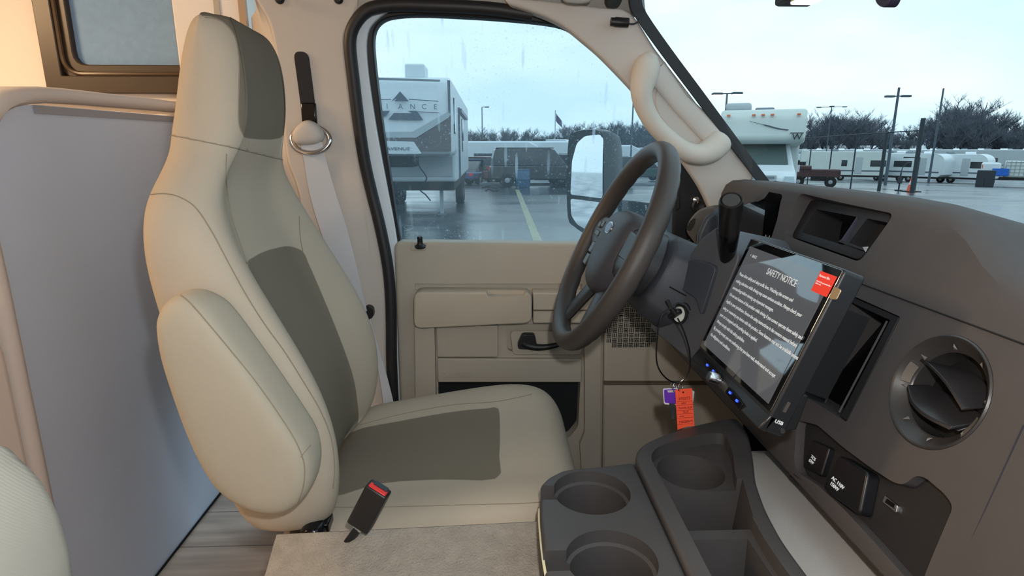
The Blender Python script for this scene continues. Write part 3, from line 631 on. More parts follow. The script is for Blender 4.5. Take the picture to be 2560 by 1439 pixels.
# buckle
bk = thing('belt_buckle', 'black seat belt buckle with red release button beside the cushion', 'belt buckle', atY(910, 1330, .68))
u = (atY(978, 1212, .67)-atY(900, 1305, .67)); c0 = atY(902, 1306, .672); upd = (atY(958, 1200, .668)-c0).normalized(); ri = Vector((1, -.25, 0)); ri = (ri-upd*ri.dot(upd)).normalized(); fo = upd.cross(ri)
M_ = Matrix((ri, fo, upd)).transposed().to_4x4(); M_.translation = c0
MB().box((-.0155, -.010, -.004), (.0155, .010, .058), mtx=M_).obj('buckle_body', blackp, bk, bevel=.003, seg=3)
MB().box((-.0125, -.0078, .056), (.0125, .0015, .0592), mtx=M_).obj('release_button', redm, bk, bevel=.001)
mb = MB(); mb.box((-.0085, -.001, .057), (.0105, .0075, .0598), mtx=M_); mb.obj('latch_slot', blackg, bk)
MB().box((-.006, -.003, -.012), (.006, .003, -.002), mtx=M_).obj('metal_tongue', chrome, bk, bevel=.001)
MB().tube([M_ @ Vector((0, 0, -.01)), M_ @ Vector((-.002, 0, -.03)), M_ @ Vector((-.006, .01, -.06))], [.007, .008, .009], 10, flat=.5).obj('stalk', blackp, bk, smooth=True)

# ================================================================ carpeted engine box and console tray
cb = MB(); rp = []
prof = [(.694, .90), (.696, 1.335), (.692, 1.352), (.684, 1.357), (.672, 1.352), (.64, 1.335), (.50, 1.325), (.36, 1.31), (.32, 1.27), (.31, .80)]
cb.loft([[Vector((x, y, z+(x+.34)*.03)) for y, z in prof] for x in (-.283, -.275, -.2, 0, .1, .2)])
ob = cb.obj('engine_box_carpet', carpet, smooth=True, ang=50); tag(ob, 'grey beige carpeted engine box beside the driver seat cushion', 'carpeted box')
con = thing('console_tray', 'dark grey console tray with two big cup holders and a bin', 'console', (.22, .65, 1.27))
ct = 1.42
out_ = [(1350, 1290), (1350, 1212), (1372, 1190), (1410, 1172), (1500, 1164), (1584, 1154)]
Pl = [atZ(x, y, ct) for x, y in out_]+[Vector((.20, .44, ct)), Vector((.052, .44, ct))]
body = MB().slab(rnd(Pl, .008, 4), (0, 0, -.16)).obj('cup_holder_tray', console_m, con, bevel=.006, seg=3, bake=True)
for cy, cr_ in ((.672, .0495), (.544, .0495)):
    boolean(body, MB().lathe([(.0001, .02), (cr_, .02), (cr_, -.016), (cr_-.004, -.018), (cr_-.006, -.066), (cr_-.010, -.068), (cr_-.012, -.075), (.0001, -.075)], (.127, cy, ct), (0, 0, 1), 48).obj('c', console_m))
    boolean(body, MB().box((.045, cy-.016, ct-.05), (.10, cy+.016, ct+.02)).obj('c', console_m, bevel=.01))
# bin section
R_ = [(.2008, .44), (.2008, .752), (.222, .786), (.265, .815), (.31, .838), (.36, .858), (.398, .868), (.392, .81), (.372, .75), (.345, .68), (.33, .62), (.322, .56), (.322, .44)]
bt = ct+.006
bb = MB().slab(rnd([(x, y, bt) for x, y in R_], .02, 4), (0, 0, -.19)).obj('bin_tray', console_m, con, bevel=.007, seg=3, bake=True)
inn = [(.222, .42), (.222, .745), (.238, .772), (.28, .795), (.33, .812), (.355, .812), (.345, .755), (.325, .70), (.308, .62), (.302, .56), (.302, .42)]
boolean(bb, MB().slab(rnd([(x, y, bt+.02) for x, y in inn], .015, 4), (0, 0, -.038)).obj('c', console_m))
boolean(bb, MB().lathe([(.0001, .02), (.046, .02), (.046, -.02), (.042, -.06), (.0001, -.06)], (.278, .735, bt-.012), (0, 0, 1), 40).obj('c', console_m))
boolean(bb, MB().add([(.224, .686, 1.43), (.330, .686, 1.43), (.308, .603, 1.43), (.224, .603, 1.43), (.238, .680, 1.318), (.316, .680, 1.318), (.299, .612, 1.318), (.238, .612, 1.318)], [(0, 1, 2, 3), (4, 7, 6, 5), (0, 4, 5, 1), (1, 5, 6, 2), (2, 6, 7, 3), (3, 7, 4, 0)]).obj('c', console_m))
boolean(bb, MB().box((.228, .40, 1.345), (.296, .588, 1.5)).obj('c', console_m))
mb = MB(); mb.loft([sm([atZ(x, y, z) for x, y in [(1346, 1270), (1345, 1300), (1352, 1380), (1362, 1445)]], 3) for z in (ct-.012, ct-.03)], closed=False); mb.obj('cream_edge_trim', mat('cream_trim', (214, 206, 172), .6), con, solid=.003)
# beige engine cover between console and dashboard
ec = MB(); st = [(.46, 0), (.5, 0), (.56, .0), (.62, .0), (.68, 0), (.76, 0), (.84, -.0), (.92, -.01), (.98, -.06)]
rr = []
for y, dz in st:
    x0 = .36 if y > .7 else .30
    rr.append([Vector((x0-.02, y, 1.18+dz)), Vector((x0, y, 1.30+dz)), Vector((x0+.02, y, 1.335+dz)), Vector((x0+.055, y, 1.352+dz)), Vector((x0+.10, y, 1.352+dz)), Vector((.60, y, 1.352+dz)), Vector((.60, y, 1.18+dz))])
ec.loft(rr); o = ec.obj('engine_cover', beige, sub=2); tag(o, 'beige engine cover hump between console tray and dashboard', 'engine cover')
# ================================================================ dashboard
db = thing('dashboard', 'dark grey plastic dashboard with vents, cubbies and pocket', 'dashboard', (.62, .5, 1.40))
def dring(Y, zc, hx=0):
    fx = lambda z: .485+.338*(z-1.592)
    xt = .511+.44*(zc-.028-1.668)+hx
    return [Vector(q) for q in [(.80, Y, 1.36), (.47, Y, 1.372), (.432, Y, 1.388), (fx(1.402), Y, 1.402), (fx(1.412)-.002, Y, 1.412), (fx(1.667), Y, 1.667), (fx(1.667)+.0025+hx*.3, Y, 1.673), (xt, Y, zc-.028), (xt+.007, Y, zc-.010), (xt+.020, Y, zc-.001), (xt+.045, Y, zc+.001), (xt+.11, Y, min(zc, 1.765)-.006), (.80, Y, min(zc-.01, 1.72)), (.98, Y, 1.69), (.98, Y, 1.40)]]
ys = [(1.33, 1.755, -.045), (1.31, 1.774, -.05), (1.26, 1.784, -.05), (1.12, 1.786, -.035), (1.0, 1.785, -.02), (.9, 1.784, -.006), (.80, 1.782), (.73, 1.779), (.69, 1.772), (.65, 1.757), (.61, 1.735), (.57, 1.718), (.52, 1.706), (.45, 1.702), (.2, 1.70), (-.41, 1.70)]
def smy(y):
    return y
body = MB().loft([dring(*q) for q in ys]).obj('dashboard_body', dashm, db, smooth=True, ang=32)
def dc(px, depth, r=.008, face='D', rise=.03):
    if face == 'D': P = [dash(x, y) for x, y in px]; n = DN
    else: P = [atP(x, y, (.511, .7, 1.668), UN) for x, y in px]; n = UN
    P = rnd(P, r, 4); return MB().slab([q+n*rise for q in P], -n*(depth+rise)).obj('c', dashm)
UN = Vector((-1, 0, .44)).normalized()
UPt = Vector((.511, .7, 1.668))
def up(x, y, off=0): return atP(x, y, UPt+UN*off, UN)
# instrument cluster recess
boolean(body, dc([(1822, 486), (1880, 484), (1988, 500), (1938, 604), (1905, 668), (1815, 650)], .17, .01, 'U'))
boolean(body, dc([(2024, 494), (2236, 534), (2150, 655), (1972, 592)], .105, .012, 'U'))
boolean(body, dc([(2130, 738), (2252, 792), (2118, 1056), (1960, 955)], .07, .004))
boolean(body, dc([(1995, 1050), (2045, 1062), (2110, 1118), (2180, 1170), (2238, 1207), (2262, 1212), (2292, 1188), (2316, 1194), (2366, 1236), (2386, 1266), (2330, 1400), (2300, 1480), (2180, 1345), (2110, 1270), (2050, 1215), (1996, 1180), (1988, 1150)], .014, .008))
VC, VR = Vector((.485, .581, 1.592)), .065
boolean(body, MB().lathe([(.0001, .03), (.0645, .03), (.0645, -.05), (.0001, -.05)], VC, DN, 64).obj('c', dashm))
# grooves
gm_ = mat('groove_dark', (26, 25, 27), .8)
mb = MB(); mb.tube([dash(2135, 702, .0003)+Vector((0, .10, 0)), dash(2135, 702, .0003), dash(2565, 862, .0003), dash(2565, 862, .0003)-Vector((0, .4, 0))], .0011, 6); mb.obj('upper_seam', gm_, db)
mb = MB(); mb.tube([dash(2560, 1062, .0002), dash(2385, 1450, .0002)], .0012, 6); mb.obj('glovebox_seam', mat('seam_blue_black', (34, 38, 52), .6), db)
MB().tube([dash(1985, 1185, .0005), dash(2060, 1240, .0005), dash(2130, 1318, .0005), dash(2250, 1450, .0005)], .0009, 6).obj('lower_seam', gm_, db)
mb = MB(); mb.tube([Vector((.60, 1.24, 1.7815)), Vector((.60, .95, 1.7825)), Vector((.60, .82, 1.7805))], .0012, 6); mb.obj('top_seam', gm_, db)
# cluster
cl = MB().box((.600, .88, 1.58), (.606, 1.27, 1.74)).obj('instrument_cluster', mat('cluster_shade_black', (9, 9, 11), .55, spec=.2), db)  # near-black colour also stands in for shade deep in the recess
white = mat('dial_white', (225, 228, 230), .5, emit=.15)
for x0, y0, x1, y1 in ((1901, 594, 1902, 599), (1914, 587, 1915, 591), (1924, 589, 1922, 594)): MB().tube([atX(x0, y0, .598), atX(x1, y1, .598)], .0007, 4).obj('dial_mark', white, cl)
text('3', .011, white, cl, frame(atX(1914, 605, .598), (0, -1, 0), (.2, 0, 1)), 'dial_numeral')
# cubby insert
cf = rnd([up(x, y, -.004) for x, y in [(2026, 497), (2232, 536), (2148, 650), (1976, 590)]], .012, 4)
cub = MB().slab(cf, -UN*.10).obj('cubby_insert', dashd, db, bevel=.0015)
bake_obj(cub)
def cc(px, d, r=.004):
    P = rnd([up(x, y, .01) for x, y in px], r, 3); return MB().slab(P, -UN*d).obj('c', dashd)
boolean(cub, cc([(2022, 514), (2130, 534), (2092, 604), (1986, 572)], .085, .006))
boolean(cub, cc([(2148, 536), (2212, 549), (2172, 632), (2098, 603)], .035, .003))
MB().add([up(2100, 606, -.004), up(2146, 537, -.004), up(2153, 598, -.03)], [(0, 1, 2)]).obj('lit_tray_patch', mat('lit_bluegrey', (76, 76, 92), .35), cub, solid=.001)  # paler blue-grey triangle paints the lit part of the small tray
MB().slab(rnd([up(x, y, -.002) for x, y in [(2096, 604), (2165, 628), (2160, 620), (2100, 598)]], .001), -UN*.01).obj('cubby_lip', dashd, cub)
MB().add([up(2156, 617, .001), up(2170, 616, .001), up(2163, 629, .001)], [(0, 1, 2)]).obj('pale_corner', mat('pale_plastic', (170, 172, 176), .5), cub, solid=.001)
# DIN storage frame with inner rails
mb = MB()
fr = [(2132, 742), (2248, 793), (2116, 1052), (2100, 1040), (2224, 800), (2126, 756)]
mb.slab([dash(x, y, -.002) for x, y in fr], -DN*.02); mb.obj('storage_frame', dashd, db, bevel=.001)
mb = MB(); mb.tube([dash(2218, 802, -.012), dash(2098, 1030, -.012)], .0014, 6); mb.tube([dash(2118, 890, -.03), dash(2060, 1010, -.03)], .0012, 6); mb.obj('storage_rails', mat('rail_grey', (92, 92, 94), .3), db)
MB().slab(rnd([dash(x, y, -.066) for x, y in [(2140, 750), (2250, 795), (2116, 1050), (1970, 955)]], .002), -DN*.003).obj('storage_back', blackg, db)
# round air vent
vent = MB().lathe([(.0642, -.045), (.0642, .001), (.0625, .0025), (.060, .001), (.056, -.006), (.049, -.010), (.0475, -.012), (.0475, -.045)], VC, DN, 64, cap=False).obj('air_vent', mat('vent_plastic', (58, 56, 56), .3), db, smooth=True, ang=35)
vy = Vector((0, -1, 0)); vz = DN.cross(vy).normalized(); vz = vz if vz.z > 0 else -vz
MB().lathe([(.0001, 0), (.047, 0), (.047, .004), (.0001, .004)], VC-DN*.040, DN, 40).obj('vent_throat', dark, vent)
def vq(a, b, c): return VC+vy*a+vz*b+DN*c
def vane(pts0, pts1, th, name):
    a, b = sm(pts0, 5), sm(pts1, 5); mb = MB(); mb.loft([[p+DN*0+vz*th, q+vz*th*.4, q-vz*th*.4, p-vz*th] for p, q in zip(a, b)]); return mb.obj(name, mat('vane_plastic', (44, 43, 46), .22), vent, bevel=.0008)
vane([vq(-.047, .022, -.006), vq(-.02, .021, .002), (vq(.01, .012, .003)), vq(.036, -.004, -.002)], [vq(-.044, .022, -.03), vq(-.015, .030, -.03), vq(.015, .027, -.03), vq(.044, .012, -.03)], .0016, 'upper_vane')
vane([vq(-.044, -.012, -.004), vq(-.02, -.024, .003), vq(.005, -.029, .003), vq(.033, -.028, -.003)], [vq(-.046, -.003, -.03), vq(-.015, -.002, -.03), vq(.015, -.003, -.03), vq(.042, -.006, -.03)], .002, 'lower_vane')
MB().slab([vq(-.046, -.003, -.028), vq(.042, -.006, -.028), vq(.035, -.028, -.01), vq(-.04, -.014, -.01)], -DN*.003).obj('vent_plate', mat('vane_plastic', (0, 0, 0)), vent, bevel=.001)
for k in range(8):
    mb = MB()
    a = 2*PI*k/8+.25; r0, r1 = .0485, .056
    u_ = vy*math.cos(a)+vz*math.sin(a); t_ = vz*math.cos(a)-vy*math.sin(a)
    mb.add([VC+u_*.050+t_*.0022-DN*.0085, VC+u_*.050-t_*.0022-DN*.0085, VC+u_*.0555-DN*.004, VC+u_*.052-DN*.0045], [(0, 1, 3), (1, 2, 3), (2, 0, 3), (0, 2, 1)])
    mb.obj('vent_notch', mat('notch_grey', (120, 118, 116), .3), vent)
for k, (a0, a1) in enumerate(((2.85, 3.3), (-.55, -.1))):
    mb = MB(); R0 = [VC+(vy*math.cos(a)+vz*math.sin(a))*.048-DN*.009 for a in [a0+(a1-a0)*i/6 for i in range(7)]]; R1 = [VC+(vy*math.cos(a)+vz*math.sin(a))*.0565-DN*.003 for a in [a0+(a1-a0)*i/6 for i in range(7)]]
    mb.loft([R0, R1], closed=False); mb.obj('vent_grip', mat('grip_grey', (104, 98, 92), .35), vent, solid=.003)
# pocket controls
pm = mat('pocket_black', (40, 39, 41), .45, bump=.1, bscale=600)
MB().slab([dash(x, y, -.0125) for x, y in [(1985, 1030), (2400, 1230), (2330, 1520), (1975, 1190)]], -DN*.003).obj('pocket_floor', pm, db)
def btn(name, px, off, th, mt, r=.004, bev=.002, parent=db): return MB().slab(rnd([dash(x, y, off) for x, y in px], r, 4), -DN*th).obj(name, mt, parent, bevel=bev, seg=3)
b1 = btn('traction_button', [(2030, 1098), (2074, 1118), (2052, 1190), (2006, 1164)], -.004, .01, mat('button_black', (26, 26, 30), .35), .004, .002)
text('TCS\nOFF', .0062, white, b1, frame(dash(2026, 1142, -.0035), (0, -1, 0), vz), 'button_lettering')
b2 = btn('outlet_cover', [(2098, 1135), (2170, 1180), (2148, 1288), (2068, 1232), (2058, 1212)], .004, .018, mat('button_black', (0, 0, 0)), .007, .004)
text('AC 110V\n 150W', .0068, white, b2, frame(dash(2078, 1196, .0045), (0, -1, -.0), vz), 'outlet_lettering')
b3 = btn('usb_port', [(2212, 1236), (2244, 1262), (2240, 1282), (2204, 1254)], -.009, .004, chrome, .002, .001)
btn('usb_slot', [(2217, 1245), (2237, 1260), (2235, 1271), (2212, 1255)], -.0085, .002, blackg, .001, 0, b3)

# column surround and ignition panel on the driver side
def side(name, px, Y, X0_, th, mt, bev=.006, r=.012, parent=db): pass
mb = MB()
pts = [(1622, 818), (1655, 775), (1718, 650), (1748, 600), (1800, 560), (1850, 640), (1800, 760), (1775, 880), (1760, 930)]
P = [atP(x, y, (.315, .90, 1.56), (-1, -.55, .25)) for x, y in pts]
MB().slab(rnd(P, .012, 3), Vector((.13, .05, -.03))).obj('ignition_panel', mat('ignition_plastic', (74, 75, 80), .5, bump=.15, bscale=700), db, bevel=.008, seg=3)
P = [atP(x, y, (.307, .90, 1.56), (-1, -.55, .25)) for x, y in [(1690, 715), (1722, 648), (1762, 655), (1790, 668), (1752, 790), (1740, 745)]]
MB().slab(rnd(P, .008, 3), Vector((.05, .02, 0))).obj('column_side_cover', mat('cover_plastic', (60, 63, 70), .45), db, bevel=.005, seg=3)
# left end air vent housing
P = [atY(x, y, 1.24) for x, y in [(1712, 578), (1722, 548), (1745, 523), (1775, 514), (1800, 520), (1800, 640), (1760, 640)]]
lv = MB().slab(rnd(P, .012, 4), (.05, .06, 0)).obj('side_vent_housing', mat('vent_housing', (92, 84, 78), .5), db, bevel=.006, seg=3)
MB().slab(sm([atY(x, y, 1.235) for x, y in [(1716, 572), (1726, 552), (1738, 546), (1736, 562), (1726, 576)]], 3, True), (.004, .01, 0)).obj('side_vent_slot', mat('slot_brown', (36, 32, 22), .6), lv)
MB().slab([atY(x, y, 1.16) for x, y in [(1735, 640), (1742, 585), (1760, 545), (1790, 520), (1830, 560), (1850, 640), (1800, 700)]], (.04, .08, 0)).obj('column_shroud_side', mat('shroud', (58, 57, 62), .5), db, bevel=.01, seg=3)

# ================================================================ touchscreen
ts = thing('touchscreen', 'large tilted touchscreen radio showing a safety notice', 'touchscreen', scr(1930, 850))
fc = [(1872, 594), (2106, 682), (1897, 1100), (1748, 862)]
# rectangle on the screen plane fitted to those corners
ya, yb = .848, .612; zt_, zb_ = 1.722, 1.532
sx = lambda z: .383+.383*(z-1.717)
def sq(y, z, off=0): return Vector((sx(z), y, z))+SN*off
P = rnd([sq(ya, zt_), sq(yb, zt_), sq(yb, zb_), sq(ya, zb_)], .005, 4)
MB().slab(P, -SN*.026).obj('housing', mat('screen_housing', (36, 37, 40), .38), ts, bevel=.0025, seg=3)
P = [sq(ya-.04, zt_-.04, -.02), sq(yb+.09, zt_-.04, -.02), sq(yb+.09, zb_+.04, -.02), sq(ya-.04, zb_+.04, -.02)]
MB().slab(P, -SN*.10).obj('mount_box', mat('mount', (30, 30, 32), .5), ts)
# display (gives off light) and cover glass
md_ = bpy.data.materials.new('display'); md_.use_nodes = True; nt = md_.node_tree; b = nt.nodes['Principled BSDF']
b.inputs['Base Color'].default_value = (.01, .01, .012, 1); b.inputs['Roughness'].default_value = .05; b.inputs['IOR'].default_value = 2.3; b.inputs['Specular IOR Level'].default_value = .5
b.inputs['Emission Color'].default_value = (.16, .165, .175, 1); b.inputs['Emission Strength'].default_value = .5
mg = mat('glass_black', (14, 15, 18), .04, spec=.9); mg.node_tree.nodes['Principled BSDF'].inputs['IOR'].default_value = 2.3
dz0, dz1, dy0, dy1 = zt_-.012, zb_+.028, ya-.012, yb+.012
g = MB().slab(rnd([sq(ya-.002, zt_-.002, .0015), sq(yb+.002, zt_-.002, .0015), sq(yb+.002, zb_+.022, .0015), sq(ya-.002, zb_+.022, .0015)], .003), -SN*.0015).obj('cover_glass', mg, ts, bevel=.0005)
disp = MB().slab([sq(dy0, dz0, .0021), sq(dy1, dz0, .0021), sq(dy1, dz1, .0021), sq(dy0, dz1, .0021)], -SN*.0006).obj('display', md_, ts)
lum = mat('display_text', (215, 222, 228), .5, emit=.22)
ex, ey = Vector((0, -1, 0)), Vector((.383, 0, 1)).normalized()
def stext(s, fy, fz, size, nm='screen_lettering', sxx=.86):
    o = dy0+(dy1-dy0)*fy; z = dz0+(dz1-dz0)*fz
    return text(s, size, lum, disp, frame(sq(o, z, .0024), ex, ey) @ Matrix.Diagonal((sxx, 1, 1, 1)), nm, .0001)
stext('SAFETY NOTICE', .36, .165, .0125)
stext('<   BACK', .06, .085, .006)
stext('C', .90, .13, .013)
L_ = ['Please drive safely and obey traffic laws. Watching this screen and', 'making selections while driving may cause serious accident. Always check your', 'surroundings before viewing any important messages.', 'Do not use features of this product while driving if you cannot operate them safely and',
      'legally in your jurisdiction. Review the safety instructions in the owners manual before', 'using or connecting any device with this product. Some features may not be available unless', 'your car is stopped and the parking brake is applied.', 'Always comply with this safety guideline.', 'By pressing accept, you are confirming that you have read, understand and accept', 'the obligations and conditions.']
for i, s in enumerate(L_): stext(s, .035, .275+.068*i,   .0068, sxx=.86)
st_ = MB().slab([sq(yb+.036, zt_-.010, .003), sq(yb+.004, zt_-.010, .003), sq(yb+.004, zt_-.033, .003), sq(yb+.036, zt_-.033, .003)], -SN*.0006).obj('red_sticker', mat('sticker_red', (235, 62, 44), .5), ts)
text('Remove film', .0042, white, st_, frame(sq(yb+.034, zt_-.016, .0033), ex, ey), 'sticker_lettering', .0001)
text('Peel off the protective film\nbefore use', .0026, white, st_, frame(sq(yb+.034, zt_-.022, .0033), ex, ey), 'sticker_lettering', .0001)
MB().slab(rnd([sq(yb+.001, zt_-.020, .002), sq(yb-.004, zt_-.021, -.003), sq(yb-.004, zt_-.032, -.003), sq(yb+.001, zt_-.033, .002)], .002), Vector((.001, -.0005, 0))).obj('film_tab', mat('gold_film', (150, 130, 100), .2, .6), ts)
# lower control strip
blue = mat('blue_led', (40, 70, 255), .5, emit=3)
for i, (x, y) in enumerate(((1768, 912), (1783, 927), (1825, 981), (1842, 1001))):
    c = scr(x, y, .0078); MB().box((-.0022, -.0014, -.0005), (.0022, .0014, .0008), mtx=frame(c, ex, ey)).obj('blue_light', blue, ts)
for px in ([(1764, 895), (1790, 928), (1784, 942), (1756, 908)], [(1822, 965), (1856, 1008), (1848, 1024), (1812, 980)]):
    MB().slab(rnd([scr(x, y, .0072) for x, y in px], .001), -SN*.002).obj('button_bar', blackg, ts, bevel=.0005)
MB().slab([sq(ya, zb_+.02, .0), sq(yb, zb_+.02, .0), sq(yb, zb_, .006), sq(ya, zb_, .006)], -SN*.01).obj('control_strip', mat('strip_black', (34, 34, 36), .3), ts, bevel=.002)
MB().lathe([(.0001, .016), (.0065, .016), (.0078, .014), (.0078, 0), (.0001, 0)], scr(1797, 948, .004), SN, 24).obj('volume_knob', chrome, ts, smooth=True, ang=35)
text('USB', .0062, white, ts, frame(Vector((sx(1.548)+.006, yb-.0006, 1.543)), (.75, 0, -.30), (.383, 0, 1)), 'side_lettering')
MB().box((-.0012, -.0065, -.0003), (.0028, .0065, .0006), mtx=frame(Vector((sx(1.562)+.0125, yb-.0003, 1.562)), (1, 0, -.4), (.383, 0, 1))).obj('usb_socket', chrome, ts)
MB().lathe([(.0001, 0), (.003, 0), (.003, .0015), (.0001, .0015)], Vector((sx(1.535)+.022, yb, 1.532)), (0, -1, 0), 12).obj('side_screw', steel, ts)
MB().slab([sq(yb+.004, 1.585, -.026), sq(yb+.004, 1.538, -.026), sq(yb+.004, 1.545, -.04), sq(yb+.004, 1.585, -.034)], (0, .03, 0)).obj('side_bracket', mat('mount', (0, 0, 0)), ts, bevel=.002)

# ================================================================ steering wheel
WN = Vector((-1, 0, .49)).normalized(); WY_ = Vector((0, 1, 0)); WU = WY_.cross(-WN).normalized()
if WU.z < 0: WU = -WU
WC = Vector((.206, .998, 1.685))
sw = thing('steering_wheel', 'black leather steering wheel seen from the side', 'steering wheel', WC)
def wq(a, b, c=0): return WC+WY_*a+WU*b+WN*c
mb = MB(); rings = []; n = 96; R0 = .1785
for i in range(n):
    a = 2*PI*i/n; d = WY_*math.cos(a)+WU*math.sin(a); ring_ = []
    for j in range(16):
        t = 2*PI*j/16; r = .0170
        bump = .0016*max(0, math.sin(a*32))*max(0, -math.sin(t))
        ring_.append(WC+d*(R0+math.cos(t)*(r-.001)+0)+WN*math.sin(t)*(r-bump+.001))
    rings.append(ring_)
rings.append(rings[0]); mb.loft(rings, cap=False); rim = mb.obj('rim', leather, sw, smooth=True, ang=180)
# airbag hub
hubp = [(-.075, .050), (-.05, .064), (0, .070), (.05, .064), (.075, .050), (.082, .01), (.072, -.035), (.045, -.072), (0, -.084), (-.045, -.072), (-.072, -.035), (-.082, .01)]
H = sm([(a, b, 0) for a, b in hubp], 3, True)
mb = MB(); mb.loft([[wq(q.x*s, q.y*s, c) for q in H] for s, c in ((.35, .018), (.75, .014), (.93, .006), (1.0, -.006), (1.02, -.022), (.98, -.045), (.7, -.06))])
hub = mb.obj('airbag_cover', mat('airbag_plastic', (62, 62, 68), .5, bump=.15, bscale=700), sw, sub=1)
e = [wq(math.cos(a)*.021, .028+math.sin(a)*.011, .0185) for a in [2*PI*i/32 for i in range(32)]]
em = MB().slab(e, -WN*.004).obj('badge', chrome, sw, bevel=.0008)
MB().slab([wq(math.cos(a)*.018, .028+math.sin(a)*.0085, .0192) for a in [2*PI*i/32 for i in range(32)]], -WN*.002).obj('badge_face', mat('badge_blue', (120, 136, 160), .3, .3), em)
def spoke(pts, w, c0, c1, name, mt):
    a = sm([wq(x, y, c0+(c1-c0)*k/(len(pts)-1)) for k, (x, y) in enumerate(pts)], 4)
    mb = MB(); W = [w[0]+(w[1]-w[0])*i/(len(a)-1) for i in range(len(a))]; mb.tube(a, W, 12, flat=.32, upv=WU if abs(pts[0][0]) > .05 else WY_); return mb.obj(name, mt, sw, smooth=True)
spk = mat('spoke_plastic', (46, 45, 48), .4)
for s in (-1, 1):
    spoke([(s*.06, .008), (s*.10, .004), (s*.14, .010), (s*.172, .018)], (.046, .028), -.012, -.003, 'spoke', spk)
    spoke([(s*.03, -.06), (s*.05, -.10), (s*.065, -.14), (s*.07, -.165)], (.030, .024), -.02, -.004, 'lower_spoke', spk)
    pod = MB().slab(rnd([wq(s*x, y, .004) for x, y in [(.082, .042), (.125, .040), (.150, .018), (.148, -.004), (.082, -.004)]], .006, 4), -WN*.02).obj('button_pod', spk, sw, bevel=.003, seg=3)
    if s < 0: continue
    for k, (x, y, a_, b_) in enumerate([(.098, .026, .010, .006), (.122, .022, .009, .006), (.108, .006, .016, .005)]):
        MB().slab(rnd([wq(s*x-a_, y-b_, .008), wq(s*x+a_, y-b_, .008), wq(s*x+a_, y+b_, .008), wq(s*x-a_, y+b_, .008)], .002), -WN*.006).obj('wheel_button', mat('button_grey', (52, 54, 58), .3), pod, bevel=.0015)
    for k, (x, y) in enumerate([(.100, -.022), (.096, -.046)]):
        q = MB().slab(rnd([wq(s*x-.013, y-.011, .006), wq(s*x+.013, y-.011, .006), wq(s*x+.013, y+.011, .006), wq(s*x-.013, y+.011, .006)], .003), -WN*.018).obj('wheel_button', mat('button_grey', (0, 0, 0)), sw, bevel=.002)
        for d_ in (-.005, .005): MB().box((-.0015, -.0003, 0), (.0015, .0003, .0003), mtx=frame(wq(s*x, y+d_, .0062), WY_, WU)).obj('button_mark', mat('mark_grey', (150, 152, 156), .5), q)
MB().lathe([(.0001, -.03), (.055, -.03), (.06, -.06), (.06, -.09), (.0001, -.09)], WC, WN, 32).obj('hub_back', spk, sw, smooth=True, ang=40)
# column
co = thing('steering_column', 'dark plastic steering column shroud behind the wheel', 'steering column', wq(0, 0, -.2))
mb = MB()
def cr_(c, a, bt, bb): return [wq(x, y, c) for x, y in [(-a*.6, bt), (a*.6, bt), (a*.95, bt*.6), (a, 0), (a*.95, bb*.7), (a*.6, bb), (-a*.6, bb), (-a*.95, bb*.7), (-a, 0), (-a*.95, bt*.6)]]
mb.loft([cr_(-.075, .066, .055, -.066), cr_(-.09, .074, .066, -.08), (cr_(-.16, .080, .07, -.092)), cr_(-.24, .082, .065, -.10), cr_(-.30, .085, .06, -.10)])
mb.obj('shroud', mat('shroud_plastic', (50, 51, 58), .5, bump=.12, bscale=700), co, bevel=.008, seg=3)
MB().tube([wq(-.0755, -.012, -.10), wq(-.081, -.015, -.18), wq(-.083, -.018, -.27)], .0012, 6).obj('shroud_seam', dark, co)
# gear selector stalk
gs = thing('gear_selector', 'glossy black column gear selector lever with round end button', 'gear lever', wq(-.09, 0, -.18))
tip = atY(1828, 500, .80); b0 = atY(1822, 585, .845); b1_ = atY(1818, 640, .875); b2_ = atY(1840, 720, .93)
ax = (tip-b0).normalized()
MB().lathe([(.0001, -.002), (.0125, -.002), (.0135, 0), (.0150, 0), (.0162, -.004), (.0165, -.03), (.0155, -.062), (.0001, -.062)], tip, ax, 32).obj('handle', mat('lever_black', (24, 22, 22), .28), gs, smooth=True, ang=40)
MB().lathe([(.0001, .0005), (.0118, .0005), (.012, -.003), (.0001, -.003)], tip, ax, 32).obj('end_button', mat('button_dark_grey', (56, 54, 54), .4), gs, smooth=True, ang=40)
MB().lathe([(.0001, -.058), (.0148, -.058), (.0152, -.066), (.0135, -.10), (.011, -.13), (.0001, -.13)], tip, ax, 24).obj('lever_collar', blackg, gs, smooth=True, ang=40)
MB().tube(sm([tip-ax*.12, b2_, atY(1862, 760, .96), atY(1870, 800, 1.0)], 4), .010, 12).obj('lever_shaft', blackg, gs, smooth=True)
# ignition, key and tags
ig = thing('ignition_switch', 'white ringed ignition switch with key inserted', 'ignition', atY(1700, 785, .90))
IA = Vector((-1, -.55, .25)).normalized(); ic = atP(1700, 785, Vector((.315, .90, 1.56))+IA*.004, IA)
MB().lathe([(.0001, 0), (.0125, 0), (.013, .002), (.0001, .0025)], ic, IA, 32).obj('lock_ring', mat('ring_white', (216, 220, 214), .5), ig, smooth=True, ang=40)
MB().lathe([(.0125, 0), (.0165, 0), (.017, .003), (.0135, .004)], ic, IA, 32, cap=False).obj('bezel', blackp, ig, smooth=True, ang=40)
ks = thing('key_set', 'black ignition key with looped cable ring', 'keys', ic)
kx = (atP(1712, 776, ic, IA)-atP(1682, 796, ic, IA)).normalized()
MB().box((-.012, -.0045, .004), (.012, .0045, .016), mtx=frame(ic+IA*.002, kx, IA.cross(kx))).obj('key_head', blackp, ks, bevel=.003, seg=3)
kp0 = atP(1672, 760, ic+IA*.02, IA)
